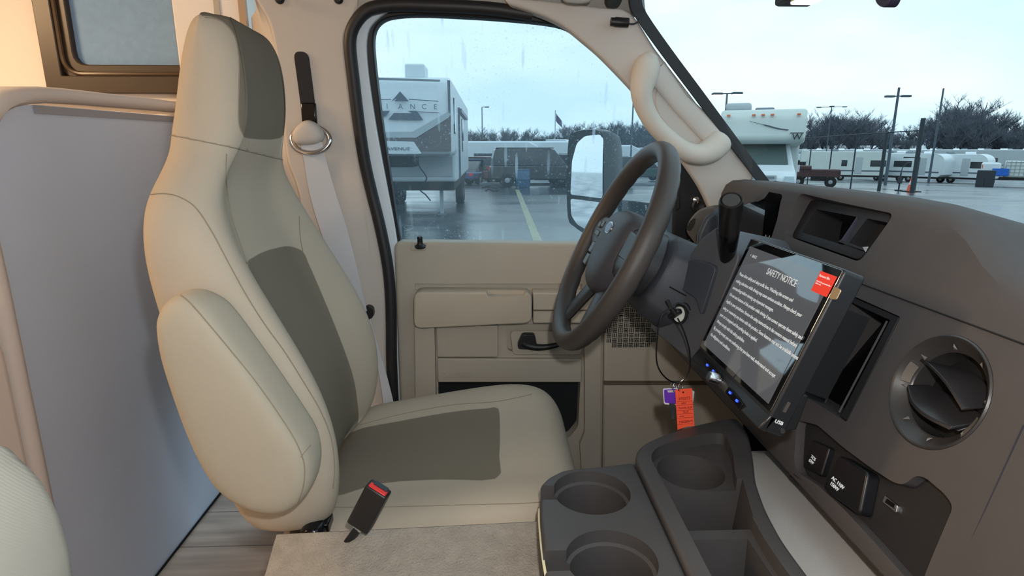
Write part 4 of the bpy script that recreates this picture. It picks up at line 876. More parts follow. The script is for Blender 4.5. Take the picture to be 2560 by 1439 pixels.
MB().tube([atP(1668, 752, ic+IA*.02, IA), atP(1676, 768, ic+IA*.02, IA), atP(1690, 788, ic+IA*.018, IA)], [.004, .003, .003], 10).obj('key_strap', blackp, ks, smooth=True)
lp = [(1676, 770), (1656, 785), (1646, 820), (1641, 870), (1642, 905), (1652, 930), (1672, 950), (1694, 956), (1712, 944), (1724, 920), (1724, 880), (1714, 840), (1704, 815), (1694, 795)]
YK = .84
MB().tube(sm([atY(x, y, YK-.008*math.sin(i/13*PI)) for i, (x, y) in enumerate(lp)], 5), .0012, 8).obj('cable_ring', blackg, ks, smooth=True)
MB().tube(sm([atY(x, y, YK+.004) for x, y in [(1682, 764), (1700, 756), (1718, 760), (1726, 775)]], 5), .0011, 8).obj('cable_end', blackg, ks, smooth=True)
def ringat(px, r, Y, tiltx, parent, nm='split_ring'):
    c = atY(px[0], px[1], Y); MB().tube([c+Vector((math.cos(a)*r*tiltx, math.cos(a)*r*.5, math.sin(a)*r)) for a in [2*PI*i/24 for i in range(25)]], .0007, 6, cap=False).obj(nm, chrome, parent, smooth=True)
pk = thing('purple_key', 'silver key with purple head hanging from the cable ring', 'key', atY(1678, 1050, YK))
P = rnd([atY(x, y, YK) for x, y in [(1660, 974), (1692, 972), (1694, 1008), (1688, 1010), (1662, 1006)]], .002, 4)
MB().slab(P, (0, .0022, 0)).obj('key_head', mat('purple_plastic', (104, 52, 176), .4), pk, bevel=.0005)
MB().slab(rnd([atY(x, y, YK+.001) for x, y in [(1657, 971), (1696, 970), (1697, 1012), (1660, 1010)]], .003, 4), (0, .001, 0)).obj('key_head_edge', mat('edge_white', (220, 215, 225), .4), pk)
MB().slab(rnd([atY(x, y, YK-.0006) for x, y in [(1668, 976), (1686, 975), (1687, 980), (1670, 981)]], .001, 3), (0, .001, 0)).obj('key_slot', mat('slot_pale', (190, 190, 180), .5), pk)
MB().slab([atY(x, y, YK) for x, y in [(1673, 1006), (1688, 1005), (1687, 1018), (1690, 1024), (1686, 1034), (1688, 1040), (1686, 1048), (1679, 1048), (1676, 1026), (1673, 1018)]], (0, .002, 0)).obj('key_blade', steel, pk, bevel=.0004)
ringat((1687, 966), .008, YK, .5, pk); ringat((1682, 962), .005, YK, .8, pk)
ot = thing('key_tag', 'orange paper key tag with handwriting hanging above the console', 'key tag', atY(1712, 1020, YK-.004))
tagp = [(1688, 974), (1730, 970), (1736, 1064), (1716, 1066), (1694, 1074)]
MB().slab([atY(x, y, YK-.004) for x, y in tagp], (0, .0006, 0)).obj('tag_card', mat('tag_orange', (252, 92, 60), .6), ot)
ink = mat('tag_ink', (120, 24, 20), .7)
def tgt(s, x, y, sz): text(s, sz, ink, ot, frame(atY(x, y, YK-.0046), (1, 0, .10), (-.10, 0, 1)), 'tag_handwriting', .0001)
tgt('370253', 1696, 1000, .0062); tgt('2024', 1703, 1010, .004); tgt('THOR SLX', 1696, 1023, .0046); tgt('SLX', 1708, 1032, .0052); tgt('white', 1698, 1042, .0035); tgt('T00205M', 1697, 1058, .0056)
mb = MB()
for k, y in enumerate((1003, 1012, 1025, 1034, 1044, 1060)): mb.tube([atY(1692+k*.4, y+1, YK-.0045), atY(1731+k*.4, y-2, YK-.0045)], .0002, 4)
mb.obj('tag_lines', ink, ot)
MB().lathe([(.0001, 0), (.0014, 0), (.0014, .0004), (.0001, .0004)], atY(1708, 980, YK-.0043), (0, -1, 0), 12).obj('tag_hole', dark, ot)
ringat((1702, 966), .008, YK-.002, .6, ot)
o = MB().slab([atY(x, y, YK+.004) for x, y in [(1722, 972), (1736, 978), (1733, 1004), (1724, 1004)]], (0, .001, 0)).obj('paper_slip', mat('slip_white', (196, 200, 202), .6)); tag(o, 'pale paper slip half hidden behind the orange key tag', 'tag')
# ================================================================ outside: ground
def gz(x, y):
    d = math.hypot(x, y); return 0 if d < 30 else -(min(d, 78)-30)*.034
def G(px, py):
    d = ray(px, py); t = 5.0
    while t < 400:
        p = EYE+d*t
        if p.z < gz(p.x, p.y): return p
        t += .05
    return EYE+d*60
def D(px, dist, dz=0):                    # on the ground, below pixel column px, at forward distance dist
    d = ray(px, 370); h = math.hypot(d.x, d.y); x, y = d.x/FW.length*dist, d.y*dist; return Vector((x, y, gz(x, y)+dz))
m = bpy.data.materials.new('wet_asphalt'); m.use_nodes = True; nt = m.node_tree; b = nt.nodes['Principled BSDF']; L = nt.links.new
tc = nt.nodes.new('ShaderNodeTexCoord'); mp = nt.nodes.new('ShaderNodeMapping'); mp.inputs['Scale'].default_value = (.35, 1, 1)
n1 = nt.nodes.new('ShaderNodeTexNoise'); n1.inputs['Scale'].default_value = .32; n1.inputs['Detail'].default_value = 6
n2 = nt.nodes.new('ShaderNodeTexNoise'); n2.inputs['Scale'].default_value = 60; n2.inputs['Detail'].default_value = 3
r1 = nt.nodes.new('ShaderNodeMapRange'); r1.inputs['From Min'].default_value = .38; r1.inputs['From Max'].default_value = .62; r1.inputs['To Min'].default_value = .06; r1.inputs['To Max'].default_value = .38
r2 = nt.nodes.new('ShaderNodeValToRGB'); r2.color_ramp.elements[0].color = (.035, .042, .05, 1); r2.color_ramp.elements[1].color = (.10, .115, .13, 1)
L(tc.outputs['Object'], mp.inputs[0]); L(mp.outputs[0], n1.inputs['Vector']); L(tc.outputs['Object'], n2.inputs['Vector']); L(n1.outputs['Fac'], r1.inputs['Value']); L(r1.outputs[0], b.inputs['Roughness'])
L(n1.outputs['Fac'], r2.inputs[0]); L(r2.outputs[0], b.inputs['Base Color']); b.inputs['IOR'].default_value = 1.4
bp_ = nt.nodes.new('ShaderNodeBump'); bp_.inputs['Strength'].default_value = .25; bp_.inputs['Distance'].default_value = .01; L(n2.outputs['Fac'], bp_.inputs['Height']); L(bp_.outputs[0], b.inputs['Normal'])
mb = MB(); xs = [-900, -400, -160, -110, -80, -60]+list(range(-48, 100, 4))+[105, 120, 150, 200, 260]; ysg = [-30, -15, -4, 0, 4]+list(range(8, 100, 4))+[110, 140, 180, 240, 300]
mb.add([(x, y, gz(x, y)) for y in ysg for x in xs], [(j*len(xs)+i, j*len(xs)+i+1, (j+1)*len(xs)+i+1, (j+1)*len(xs)+i) for j in range(len(ysg)-1) for i in range(len(xs)-1)])
o = mb.obj('ground', m, smooth=True, ang=180); tag(o, 'wet asphalt parking lot', kind='structure')
yel = mat('line_yellow', (150, 148, 118), .4, mottle=.3, mscale=8)
a0, a1, b0_, b1v = G(1288, 474), G(1298, 474), G(1334, 606), G(1357, 606)
e0 = a0+(b0_-a0)*1.6; e1 = a1+(b1v-a1)*1.6
tag(MB().add([a0+Vector((0, 0, .004)), a1+Vector((0, 0, .004)), e1+Vector((0, 0, .004)), e0+Vector((0, 0, .004))], [(0, 1, 2, 3)]).obj('parking_line', yel, solid=.002), 'faded yellow parking line seen through the driver window', kind='structure')
q0, q1 = G(1180, 463), G(1650, 463)
tag(MB().slab([q0, q1, q1+Vector((0, .25, 0)), q0+Vector((0, .25, 0))], (0, 0, .13)).obj('curb', mat('concrete', (132, 140, 146), .7, mottle=.2), bevel=.02), 'concrete kerb behind the wet lane', kind='structure')
# ================================================================ vehicles
wrv = mat('rv_white', (206, 216, 222), .35, mottle=.04, mscale=2)
grv = mat('rv_grey', (120, 130, 140), .4)
brv = mat('rv_taupe', (92, 88, 92), .4)
lrv = mat('rv_light_grey', (168, 178, 184), .45)
win = mat('dark_window', (30, 38, 46), .08, spec=.7)
tire = mat('tyre', (24, 25, 27), .8)
hubm = mat('wheel_hub', (150, 155, 160), .35, .6)
logo = mat('logo_grey', (84, 96, 112), .5)
snow = mat('snow_cover', (236, 242, 248), .9)
wrd = mat('rv_cream', (196, 206, 204), .4, mottle=.04, mscale=2)
def wheel(parent, x, y, z, r=.38, w=.24, ax=(1, 0, 0)):
    t = MB().lathe([(.0001, -w/2), (r*.6, -w/2), (r*.93, -w/2), (r, -w*.35), (r, w*.35), (r*.93, w/2), (r*.6, w/2), (.0001, w/2)], (x, y, z), ax, 24).obj('wheel', tire, parent, world=False, smooth=True, ang=40)
    MB().lathe([(.0001, -w*.52), (r*.3, -w*.52), (r*.55, -w*.45), (r*.55, w*.45), (r*.3, w*.52), (.0001, w*.52)], (x, y, z), ax, 16).obj('wheel_hub', hubm, t, world=False, smooth=True, ang=40)
# --- fifth wheel trailer (front cap faces the camera)
YF = 14.0
c = atY(996, 370, YF); FX = c.x; fw_ = thing('fifth_wheel_trailer', 'tall white fifth wheel trailer with mountain logo left of the window', 'trailer', (FX, YF, 0))
hw = atY(1127, 300, YF).x-FX; zt5 = atY(1000, 186, YF).z; zn = atY(1000, 384, YF).z
prof = [(0.0, zn), (-.02, zn+.35), (.02, zt5-.9), (.10, zt5-.35), (.30, zt5-.06), (.55, zt5), (10.9, zt5), (10.9, .95), (2.3, .95), (2.3, zn-.02), (.3, zn-.06)]
mb = MB(); mb.loft([[Vector((x, y, z)) for y, z in prof] for x in (-hw, hw)]); mb.obj('body', wrv, fw_, world=False, bevel=.10, seg=4)
F5 = -.03
def fp(x, y, off=0): q = atY(x, y, YF-off); return Vector((q.x-FX, q.y-YF, q.z))
def fslab(name, px, mt, off=.04, th=.03, r=0, par=fw_): P = [fp(x, y, off) for x, y in px]; P = rnd(P, r, 3) if r else P; return MB().slab(P, (0, th, 0)).obj(name, mt, par, world=False)
xc = 996
fslab('lower_cap', [(867, 352), (950, 330), (1038, 332), (1122, 286), (1127, 292), (1127, 378), (867, 378)], brv, .05, .05)
fslab('cap_band', [(867, 330), (930, 330), (1032, 329), (1118, 280), (1127, 284), (1122, 294), (1040, 344), (867, 344)], lrv, .065, .03)
fslab('pin_box_cover', [(880, 384), (955, 352), (1034, 354), (1054, 384)], wrv, .12, .12, .03)
fslab('roof_band', [(867, 198), (950, 194), (1100, 199), (1100, 204), (950, 200), (867, 204)], grv, -.04, .02)
fslab('corner_trim', [(1118, 200), (1125, 201), (1128, 378), (1124, 378)], logo, .03, .04)
for nm, px in (('logo_peak', [(1000, 228), (1022, 253), (986, 253), (992, 246), (978, 254)]), ('logo_base', [(985, 282), (1030, 283), (1020, 277), (1042, 277), (1058, 300), (970, 299)]), ('logo_corner', [(940, 277), (975, 277), (964, 290), (940, 296)])):
    fslab(nm, px, logo, .045, .01)
for px in ([(880, 250), (978, 247), (978, 249), (880, 252)], [(1022, 247), (1096, 252), (1096, 254), (1022, 249)], [(1044, 278), (1098, 281), (1098, 283), (1044, 280)]): fslab('logo_line', px, logo, .045, .01)
ps_ = 30.0
for i, ch in enumerate('ALLIANCE'):
    x = 972+(i-3)*29.5; q = fp(x-6, 272+ (i-3)*.25, .05)
    text(ch, .16, logo, fw_, frame((q.x, q.y, q.z), (1, 0, 0), (0, 0, 1)), 'logo_letter', .004, world=False)
q = fp(966, 375, .14); text('AVENUE', .095, logo, fw_, frame(q, (1, 0, 0), (0, 0, 1)) @ Matrix.Diagonal((1.5, 1, 1, 1)), 'model_lettering', .004, world=False)
q = fp(1000, 166, 0); a = fp(1053, 186, 0); MB().box((q.x, .75, zt5), (a.x, 1.6, zt5+.33)).obj('air_conditioner', wrv, fw_, world=False, bevel=.04)
# side wall details on the right flank
for z0, z1, y0, y1 in ((2.2, 3.05, 1.1, 1.5), (1.75, 2.75, 5.2, 5.9)):
    MB().box((hw, y0, z0), (hw+.03, y1, z1)).obj('side_window', win, fw_, world=False, bevel=.05)
MB().box((hw, 3.3, zt5-.62), (hw+.10, 8.2, zt5-.52)).obj('awning', grv, fw_, world=False)
MB().box((hw, 3.2, 1.0), (hw+.05, 3.28, zt5-.5)).obj('awning_arm', logo, fw_, world=False)
MB().box((-1.1, 2.25, 1.1), (1.1, 2.3, zn-.1)).obj('storage_door', lrv, fw_, world=False, bevel=.01)
MB().box((-.35, .35, zn-.32), (.30, 1.4, zn-.05)).obj('pin_box', tire, fw_, world=False, bevel=.04)
MB().tube(sm([(.3, .5, zn-.1), (.42, .6, zn-.35), (.55, .7, zn-.6), (.36, .8, zn-.85), (.5, .8, zn-1.0), (.62, .8, zn-1.15)], 5), .016, 6).obj('cable', tire, fw_, world=False, smooth=True)
for s in (-.95, .72): MB().box((s-.05, 2.9, .03), (s+.05, 3.0, 1.0)).obj('landing_leg', lrv, fw_, world=False); MB().box((s-.12, 2.83, 0), (s+.12, 3.07, .04)).obj('foot', grv, fw_, world=False)
MB().box((-hw+.1, 2.35, .72), (hw-.1, 10.6, .96)).obj('chassis', tire, fw_, world=False)
for s in (-1, 1):
    for y in (6.4, 7.35): wheel(fw_, s*(hw-.16), y, .38)
# --- class C motorhome
d_ = D(1900, 17.3); mh = thing('class_c_motorhome', 'cream cab over motorhome beyond the windshield pillar', 'motorhome', d_, -math.atan2(d_.x, d_.y))
hh = 2.96
mb = MB(); mb.loft([[Vector(q) for q in [(x, .25, 1.98), (x, .05, 2.12), (x, .12, hh-.25), (x, .35, hh), (x, 7.2, hh), (x, 7.2, .55), (x, 2.3, .55), (x, 2.3, 1.9)]] for x in (-1.18, 1.18)]); mb.obj('body', wrd, mh, world=False, bevel=.09, seg=4)
mb = MB(); mb.loft([[Vector(q) for q in [(x*s, -1.0, .55), (x*s, -1.05, 1.0), (x*s*.98, -.85, 1.22), (x*s*.95, .1, 1.38), (x*s*.8, .75, 1.98), (x*s*.8, 2.35, 1.98), (x*s, 2.35, .5)]] for x, s in ((-1.0, 1), (-.5, 1), (.5, 1), (1.0, 1))]); mb.obj('cab', wrv, mh, world=False, bevel=.06, seg=3)
MB().add([(-.80, .06, 1.385), (.80, .06, 1.385), (.70, .70, 1.95), (-.70, .70, 1.95)], [(0, 1, 2, 3)]).obj('windscreen', mat('pale_windscreen', (84, 98, 98), .12, spec=.6), mh, world=False, solid=.02)
MB().box((-.66, -1.09, .72), (.50, -1.0, 1.12)).obj('grille', lrv, mh, world=False, bevel=.02)
for z in (.78, .90, 1.02): MB().box((-.60, -1.10, z), (.44, -1.07, z+.06)).obj('grille_bar', grv, mh, world=False)
for s in (-1, 1): MB().box((s*.82-.13, -1.09, .85), (s*.82+.13, -1.0, 1.10)).obj('headlight', mat('headlight_glass', (190, 205, 215), .15), mh, world=False, bevel=.02)
MB().box((-1.0, -1.15, .45), (1.0, -1.0, .64)).obj('bumper', chrome, mh, world=False, bevel=.03)
for s in (-1, 1): MB().box((s*1.22-.10, .3, 1.45), (s*1.22+.10, .42, 1.80)).obj('wing_mirror', wrd, mh, world=False, bevel=.03)
amber = mat('amber_lens', (220, 120, 80), .3)
for x in (-.95, -.25, 0, .25, .95): MB().box((x-.05, .07, hh-.19), (x+.05, .16, hh-.14)).obj('marker_light', amber, mh, world=False, bevel=.01)
MB().box((-1.1, .9, hh), (-.35, 1.7, hh+.24)).obj('air_conditioner', lrv, mh, world=False, bevel=.08)
MB().box((.0-.25, 1.6, hh), (.32, 2.1, hh+.13)).obj('roof_vent', grv, mh, world=False, bevel=.05)
sw_ = sm([(-.35, .09, 2.62), (.1, .09, 2.50), (.45, .09, 2.40), (.72, .08, 2.36)], 5); MB().tube([Vector((q.x, q.y-.02, q.z)) for q in sw_], [.006]*5+[.02]*6+[.018]*4+[.006]*(len(sw_)-15), 6).obj('swoosh', logo, mh, world=False)
text('W', .26, mat('logo_dark', (40, 48, 58), .5), mh, frame((.82, .02, 2.08), (1, 0, 0), (0, 0, 1)), 'roof_letter', .01, world=False)
MB().box((.76, .01, 2.26), (1.12, .03, 2.285)).obj('letter_bar', MATS['logo_dark'], mh, world=False)
for s in (-1, 1):
    wheel(mh, s*.92, -.2, .38); wheel(mh, s*1.0, 5.2, .38)
# --- travel trailers
def trailer(name, label, loc, rz, Lx, H, front, body=wrv, group=None, win_=((.2, .5),), cap=None, emblem=False, W=2.3):
    t = thing(name, label, 'trailer', loc, rz, group)
    r = front; x0, x1 = -Lx/2, Lx/2
    P = [(x0, .55), (x0, H-.1), (x0+.1, H)] + [(x1-r+r*math.sin(a), H-r*.8+r*.8*math.cos(a)) for a in [PI/2*i/6 for i in range(7)]] + [(x1-.05, .8), (x1-.35, .55)]
    mb = MB(); mb.loft([[Vector((x, y, z)) for x, z in P] for y in (-W/2, W/2)]); bd = mb.obj('body', body, t, world=False, bevel=.05)
    MB().box((x0+.1, -W/2+.1, .40), (x1-.3, W/2-.1, .58)).obj('chassis', tire, t, world=False)
    for a, b_ in win_: MB().box((x0+a*Lx, -W/2-.02, 1.45), (x0+b_*Lx, -W/2, 2.05)).obj('window', win, t, world=False, bevel=.02)
    MB().box((x0+.62*Lx, -W/2-.03, .75), (x0+.62*Lx+.62, -W/2, 2.35)).obj('door', lrv, t, world=False, bevel=.03)
    MB().box((x0+.05, -W/2-.015, .95), (x1-.3, -W/2, 1.08)).obj('stripe', logo, t, world=False)
    for k in (.3, .6): MB().box((x0+k*Lx, -.35, H), (x0+k*Lx+.7, .35, H+.22)).obj('roof_unit', grv if k < .5 else snow, t, world=False, bevel=.05)
    for dx in (-.42, .42): wheel(t, dx-.1*Lx, -W/2+.12, .34, .34, .2, (0, 1, 0))
    MB().slab([(x1-.3, -.4, .42), (x1-.3, .4, .42), (x1+1.1, .05, .42), (x1+1.1, -.05, .42)], (0, 0, .10)).obj('hitch', tire, t, world=False)
    if cap: MB().loft([[Vector((x+.02, y, z)) for x, z in P[3:-1]] for y in (-W/2-.01, W/2+.01)], closed=False).obj('front_cap', cap, t, world=False, solid=.04)
    if emblem:
        MB().slab([(x1+.05, -.55, 1.95), (x1+.05, -.05, 1.62), (x1+.05, .0, 1.75), (x1+.05, .05, 1.62), (x1+.05, .55, 1.95), (x1+.05, .1, 1.78), (x1+.05, 0, 1.95), (x1+.05, -.1, 1.78)], (.02, 0, 0)).obj('wing_emblem', logo, t, world=False)
    return t
T1 = trailer('travel_trailer', 'long white travel trailer with a wide dark window behind the thick fence post', D(2118, 60), -.52, 7.2, 2.9, .5, wrd, None, ((.45, .52), (.80, .985)))
T0 = trailer('travel_trailer', 'small white trailer with snowy roof and dark side beside the cream motorhome', D(2014, 64), -.50, 4.0, 2.7, .5, wrv, None, ((.3, .7),))
T2 = trailer('travel_trailer', 'grey fronted trailer with square dark window between the two fence posts', D(2238, 62), -1.2, 4.6, 2.9, .5, lrv, None, ((.1, .4), (.6, .9)), lrv)
T3 = trailer('travel_trailer', 'rounded white trailer behind the gate post', D(2300, 58), -1.05, 5.5, 2.75, .9, wrv, None, ((.2, .5),), wrv)
T4 = trailer('travel_trailer', 'white trailer with dark wing emblem on its rounded nose', D(2402, 57), -.95, 5.2, 2.75, .9, wrv, None, ((.1, .3), (.75, .93)), wrv, True)
# far rows of snowy roofed trailers
rows = [(1960, 92), (2030, 96), (2085, 90), (2150, 98), (2210, 92), (2262, 88), (2315, 96), (2370, 90), (2432, 94), (2490, 88), (2545, 92)]
names = ['between the cream motorhome and the fence', 'above the small snowy trailer', 'over the left end of the long trailer', 'over the middle of the long trailer', 'over the thick fence post', 'left of the gate post', 'right of the gate post', 'over the rounded white trailer', 'over the emblem trailer', 'above the dark bin', 'above the tank truck']
FT = None
for i, (px, dd) in enumerate(rows):
    lb = 'distant snow roofed trailer '+names[i]
    if FT is None: FT = trailer('distant_trailer', lb, D(px, dd), -.45, 7, 3.2, .5, lrv, 'distant trailers in the far lot'); MB().box((-3.4, -1.1, 3.2), (3.1, 1.1, 3.27)).obj('snow_layer', snow, FT, world=False, bevel=.03)
    else: dup(FT, D(px, dd), -.3-.25*(i % 3), lb)
# barn
bx = D(2180, 120); bn = thing('storage_barn', 'low pale roofed building behind the trailers at the tree line', 'building', bx, -.5)
MB().box((-8.5, -5, 0), (8.5, 5, 2.6)).obj('wall', lrv, bn, world=False)
mb = MB(); mb.loft([[Vector((x, y, z)) for y, z in [(-5.6, 2.5), (0, 4.0), (5.6, 2.5), (0, 3.8)]] for x in (-9, 9)]); mb.obj('roof', snow, bn, world=False)
# tank truck at the right edge
q = D(2535, 44); tk = thing('work_truck', 'white work truck with water tank and blue tarp at the right edge', 'truck', q, -.65)
MB().box((-1.7, -.95, .55), (-.6, .95, 1.75)).obj('cab', wrv, tk, world=False, bevel=.12, seg=3)
MB().box((-.6, -1.0, .5), (2.4, 1.0, .7)).obj('bed', tire, tk, world=False)
MB().box((-.3, -.75, .7), (1.3, .6, 1.9)).obj('water_tank', mat('tank_white', (196, 206, 206), .4), tk, world=False, bevel=.06)
mb = MB()
for k in range(7): mb.box((-.32+.27*k, -.78, .7), (-.29+.27*k, -.76, 1.9))
for k in range(5): mb.box((-.32, -.78, .8+.25*k), (1.32, -.76, .83+.25*k))
mb.obj('tank_cage', hubm, tk, world=False)
MB().box((-1.1, -1.02, .8), (-.1, -.96, 1.35)).obj('blue_tarp', mat('tarp_blue', (24, 96, 190), .5), tk, world=False, bevel=.04)
MB().box((-1.72, -.9, 1.35), (-1.68, -.45, 1.6)).obj('tail_light', mat('lamp_orange', (230, 90, 50), .4), tk, world=False)
for x in (-1.2, 1.6): wheel(tk, x, -.9, .38, .38, .25, (0, 1, 0))
q = G(2460, 466); tag(MB().box(q+Vector((-.38, -.4, 0)), q+Vector((.38, .4, 1.15))).obj('dark_bin', mat('bin_dark', (36, 42, 52), .6), bevel=.04), 'square dark bin standing left of the work truck', 'bin')
# red brown flatbed cart
q = D(2045, 33); ct_ = thing('flatbed_cart', 'rusty brown flatbed cart behind the left fence posts', 'cart', q, -.5)
rust = mat('rust_brown', (72, 52, 54), .8, mottle=.2)
MB().box((-1.25, -.8, .55), (1.25, .8, .95)).obj('bed', rust, ct_, world=False, bevel=.02)
MB().box((-1.3, -.82, .9), (-.2, .82, 1.15)).obj('load', rust, ct_, world=False, bevel=.08); MB().box((-.2, -.82, .35), (.6, .6, .6)).obj('underframe', tire, ct_, world=False)
for x in (-.8, .8): wheel(ct_, x, -.75, .3, .3, .18, (0, 1, 0))
tag(MB().box(D(1999, 30)+Vector((-.12, 0, .8)), D(1999, 30)+Vector((.12, .05, 1.15))).box(D(1999, 30)+Vector((-.02, .01, 0)), D(1999, 30)+Vector((.02, .04, .8))).obj('small_sign', mat('sign_grey', (196, 196, 206), .5)), 'small pale sign beside the brown cart', 'sign')

# ================================================================ fence, gate, cones, poles
fen = mat('fence_dark_green', (40, 52, 60), .6)
fpst = [(1950, 352, 44, 0), (2028, 345, 38, 0), (2080, 341, 33.5, 0), (2139, 337, 29.5, 0), (2212, 333, 26.2, 1)]
tops = []
fence = thing('chain_link_fence', 'dark chain link fence running away to the left beyond the windshield', 'fence', D(2139, 29.5))
for px, py, dd, thick in fpst:
    g = D(px, dd); zt_f = EYE.z+(370-py)/F*dd*math.cos(0)/math.cos(PIT)*.985; r = .075 if thick else .035
    tp = Vector((g.x, g.y, zt_f)); tops.append(tp)
    MB().tube([Vector((g.x, g.y, g.z)), tp], r, 10).obj('post', fen, fence)
    MB().tube([tp, tp+Vector((-.20, -.05, .24))], .014, 6).obj('barb_arm', fen, fence)
g = D(2297, 24.6); tpg = Vector((g.x, g.y, EYE.z+(370-298)/F*24.6)); MB().tube([g, tpg], .09, 12).obj('gate_post', fen, fence)
top_end = Vector((g.x, g.y, tops[-1].z+.05))
MB().tube(tops+[top_end], .022, 8).obj('top_rail', fen, fence)
g2 = D(2293, 29); MB().tube([g2+Vector((.2, 0, 0)), g2+Vector((.2, 0, 1.6)), g2+Vector((-.6, 0, 1.6))], .04, 8).obj('gate_frame', fen, fence)
bl = G(2246, 477); o = thing('bollard', 'thin dark post with hooked cable left of the traffic cone', 'post', bl)
MB().tube([bl, bl+Vector((0, 0, .85))], .035, 10).obj('post', fen, o); MB().tube([bl, bl+Vector((0, 0, .05))], .16, 14).obj('base', fen, o)
MB().box(bl+Vector((-.08, -.06, .35)), bl+Vector((.08, .06, .62))).obj('box', fen, o); MB().tube(sm([bl+Vector((.0, 0, .85)), bl+Vector((.05, 0, 1.1)), bl+Vector((.25, 0, 1.3)), bl+Vector((.45, 0, 1.3))], 5), .02, 6).obj('cable', fen, o, smooth=True)
cn = G(2276, 479); o = thing('traffic_cone', 'orange traffic cone at the foot of the gate post', 'cone', cn)
mb = MB(); mb.lathe([(.17, .03), (.04, .72), (.0001, .72)], cn, (0, 0, 1), 20, cap=False); mb.obj('cone', mat('cone_orange', (226, 92, 62), .5), o, smooth=True, ang=50)
MB().box(cn+Vector((-.3, -.3, 0)), cn+Vector((.3, .3, .035))).obj('base', tire, o); MB().lathe([(.118, .32), (.086, .48)], cn, (0, 0, 1), 20, cap=False).obj('collar', mat('cone_white', (220, 200, 196), .5), o, smooth=True)
def pole(px, py, dd, label, heads, lean=0, r=.07, lit=False):
    g = D(px, dd); top = Vector((g.x+lean, g.y, EYE.z+(370-py)/F*dd/1.0)); p = thing('light_pole', label, 'light pole', g)
    MB().tube([g, top], [r*1.2, r*.8], 8).obj('pole', mat('pole_grey', (70, 84, 96), .5), p)
    for dx, dz in heads:
        if dz is None: continue
        q = top+Vector((dx*.9, -dx*.35, dz)); MB().tube([top+Vector((0, 0, dz)), q], .035, 6).obj('arm', MATS['pole_grey'], p)
        MB().box(q+Vector((-.28, -.15, -.07)), q+Vector((.28, .15, .06))).obj('lamp_head', MATS['pole_grey'], p, bevel=.03)
        if lit: MB().box(q+Vector((-.25, -.13, -.10)), q+Vector((.25, .13, -.07))).obj('lit_lens', mat('lit_lens', (255, 250, 225), .5, emit=14), p)
    return p
pole(1206, 272, 75, 'slim light pole beside the fifth wheel trailer', [(.7, 0)])
pole(1578, 232, 50, 'thin light pole above the door mirror', [])
pole(1807, 240, 34, 'lit twin headed lamp pole above the cream motorhome', [(-.55, 0), (.55, 0)], lit=True)
pole(2067, 270, 80, 'light pole with three round heads in front of the trees', [(-1.6, -.1), (0.01, 0), (1.6, -.1)])
pole(2226, 226, 40, 'tall light pole with two heads behind the thick fence post', [(-.5, -.55), (.5, -.55)], r=.09)
pole(2335, 228, 55, 'plain tall pole right of the gate post', [], r=.09)
g = D(1387, 90); fl = thing('flagpole', 'flagpole flying a flag beyond the parked vehicles', 'flagpole', g)
ft = Vector((g.x, g.y, EYE.z+(370-279)/F*90)); MB().tube([g, ft], .07, 8).obj('pole', mat('pole_pale', (176, 186, 194), .5), fl)
rw = []
for i in range(9):
    u = i/8; rw.append([ft+Vector((.1+u*.9, .15*math.sin(u*7), -.45-u*1.15+v*1.5*(-1)*(1-.15*u)*.75+.0)) for v in (0, .25, .5, .75, 1)])
MB().loft(rw, closed=False).obj('flag', mat('flag_muted', (110, 100, 130), .8, mottle=.5, mscale=3), fl, smooth=True, solid=.02)

# ================================================================ cars and motorhomes beyond the driver window
def car(name, label, cat, loc, rz, Lc, H, W, paint, wagon=True, group=None):
    t = thing(name, label, cat, loc, rz, group); h = H; l = Lc/2
    lowp = [(-l, .38), (-l, h*.50), (-l+.1, h*.55), (l-1.15, h*.56), (l-.1, h*.47), (l, h*.38), (l, .32)]
    MB().loft([[Vector((x, y, z)) for x, z in lowp] for y in (-W/2, W/2)]).obj('body', paint, t, world=False, bevel=.07, seg=3)
    up_ = [(-l+.08, h*.54), (-l+.28, h*.96), (-l+.5, h), (l-2.1, h), (l-1.75, h*.95), (l-1.1, h*.54)] if wagon else [(-l+.5, h*.54), (-l+1.3, h*.96), (-l+1.6, h), (l-2.2, h), (l-1.9, h*.96), (l-1.15, h*.54)]
    MB().loft([[Vector((x, y, z)) for x, z in up_] for y in (-W/2+.12, W/2-.12)]).obj('cabin', win, t, world=False, bevel=.05)
    MB().slab([(up_[1][0]+.05, -W/2+.13, h*.985), (up_[4][0]-.03, -W/2+.13, h*.985), (up_[4][0]-.03, W/2-.13, h*.985), (up_[1][0]+.05, W/2-.13, h*.985)], (0, 0, .05)).obj('roof', paint, t, world=False, bevel=.03)
    for x in (-l+.85, l-.9):
        for s in (-1, 1): wheel(t, x, s*(W/2-.1), .34, .34, .22, (0, 1, 0))
    for s in (-1, 1): MB().box((-l-.02, s*W*.38-.1, h*.42), (-l+.03, s*W*.38+.1, h*.52)).obj('tail_light', redm, t, world=False)
    return t
pb = mat('paint_black', (24, 32, 36), .2, spec=.6); pr = mat('paint_maroon', (96, 52, 54), .3); pu = mat('paint_blue', (56, 72, 110), .25); pw = mat('paint_silver', (168, 184, 196), .3)
car('suv', 'large black sport utility vehicle parked behind the kerb', 'car', D(1345, 29), .05, 4.9, 1.86, 1.95, pb)
car('suv', 'black vehicle half hidden behind the door mirror', 'car', D(1466, 30), .1, 4.6, 1.55, 1.9, pb)
car('hatchback', 'maroon car with lit red tail light left of the black vehicle', 'car', D(1236, 33), .9, 4.2, 1.5, 1.8, pr)
car('suv', 'reddish brown boxy vehicle behind the maroon car', 'car', D(1212, 45), .6, 4.2, 1.75, 1.8, mat('paint_rust', (120, 72, 66), .4))
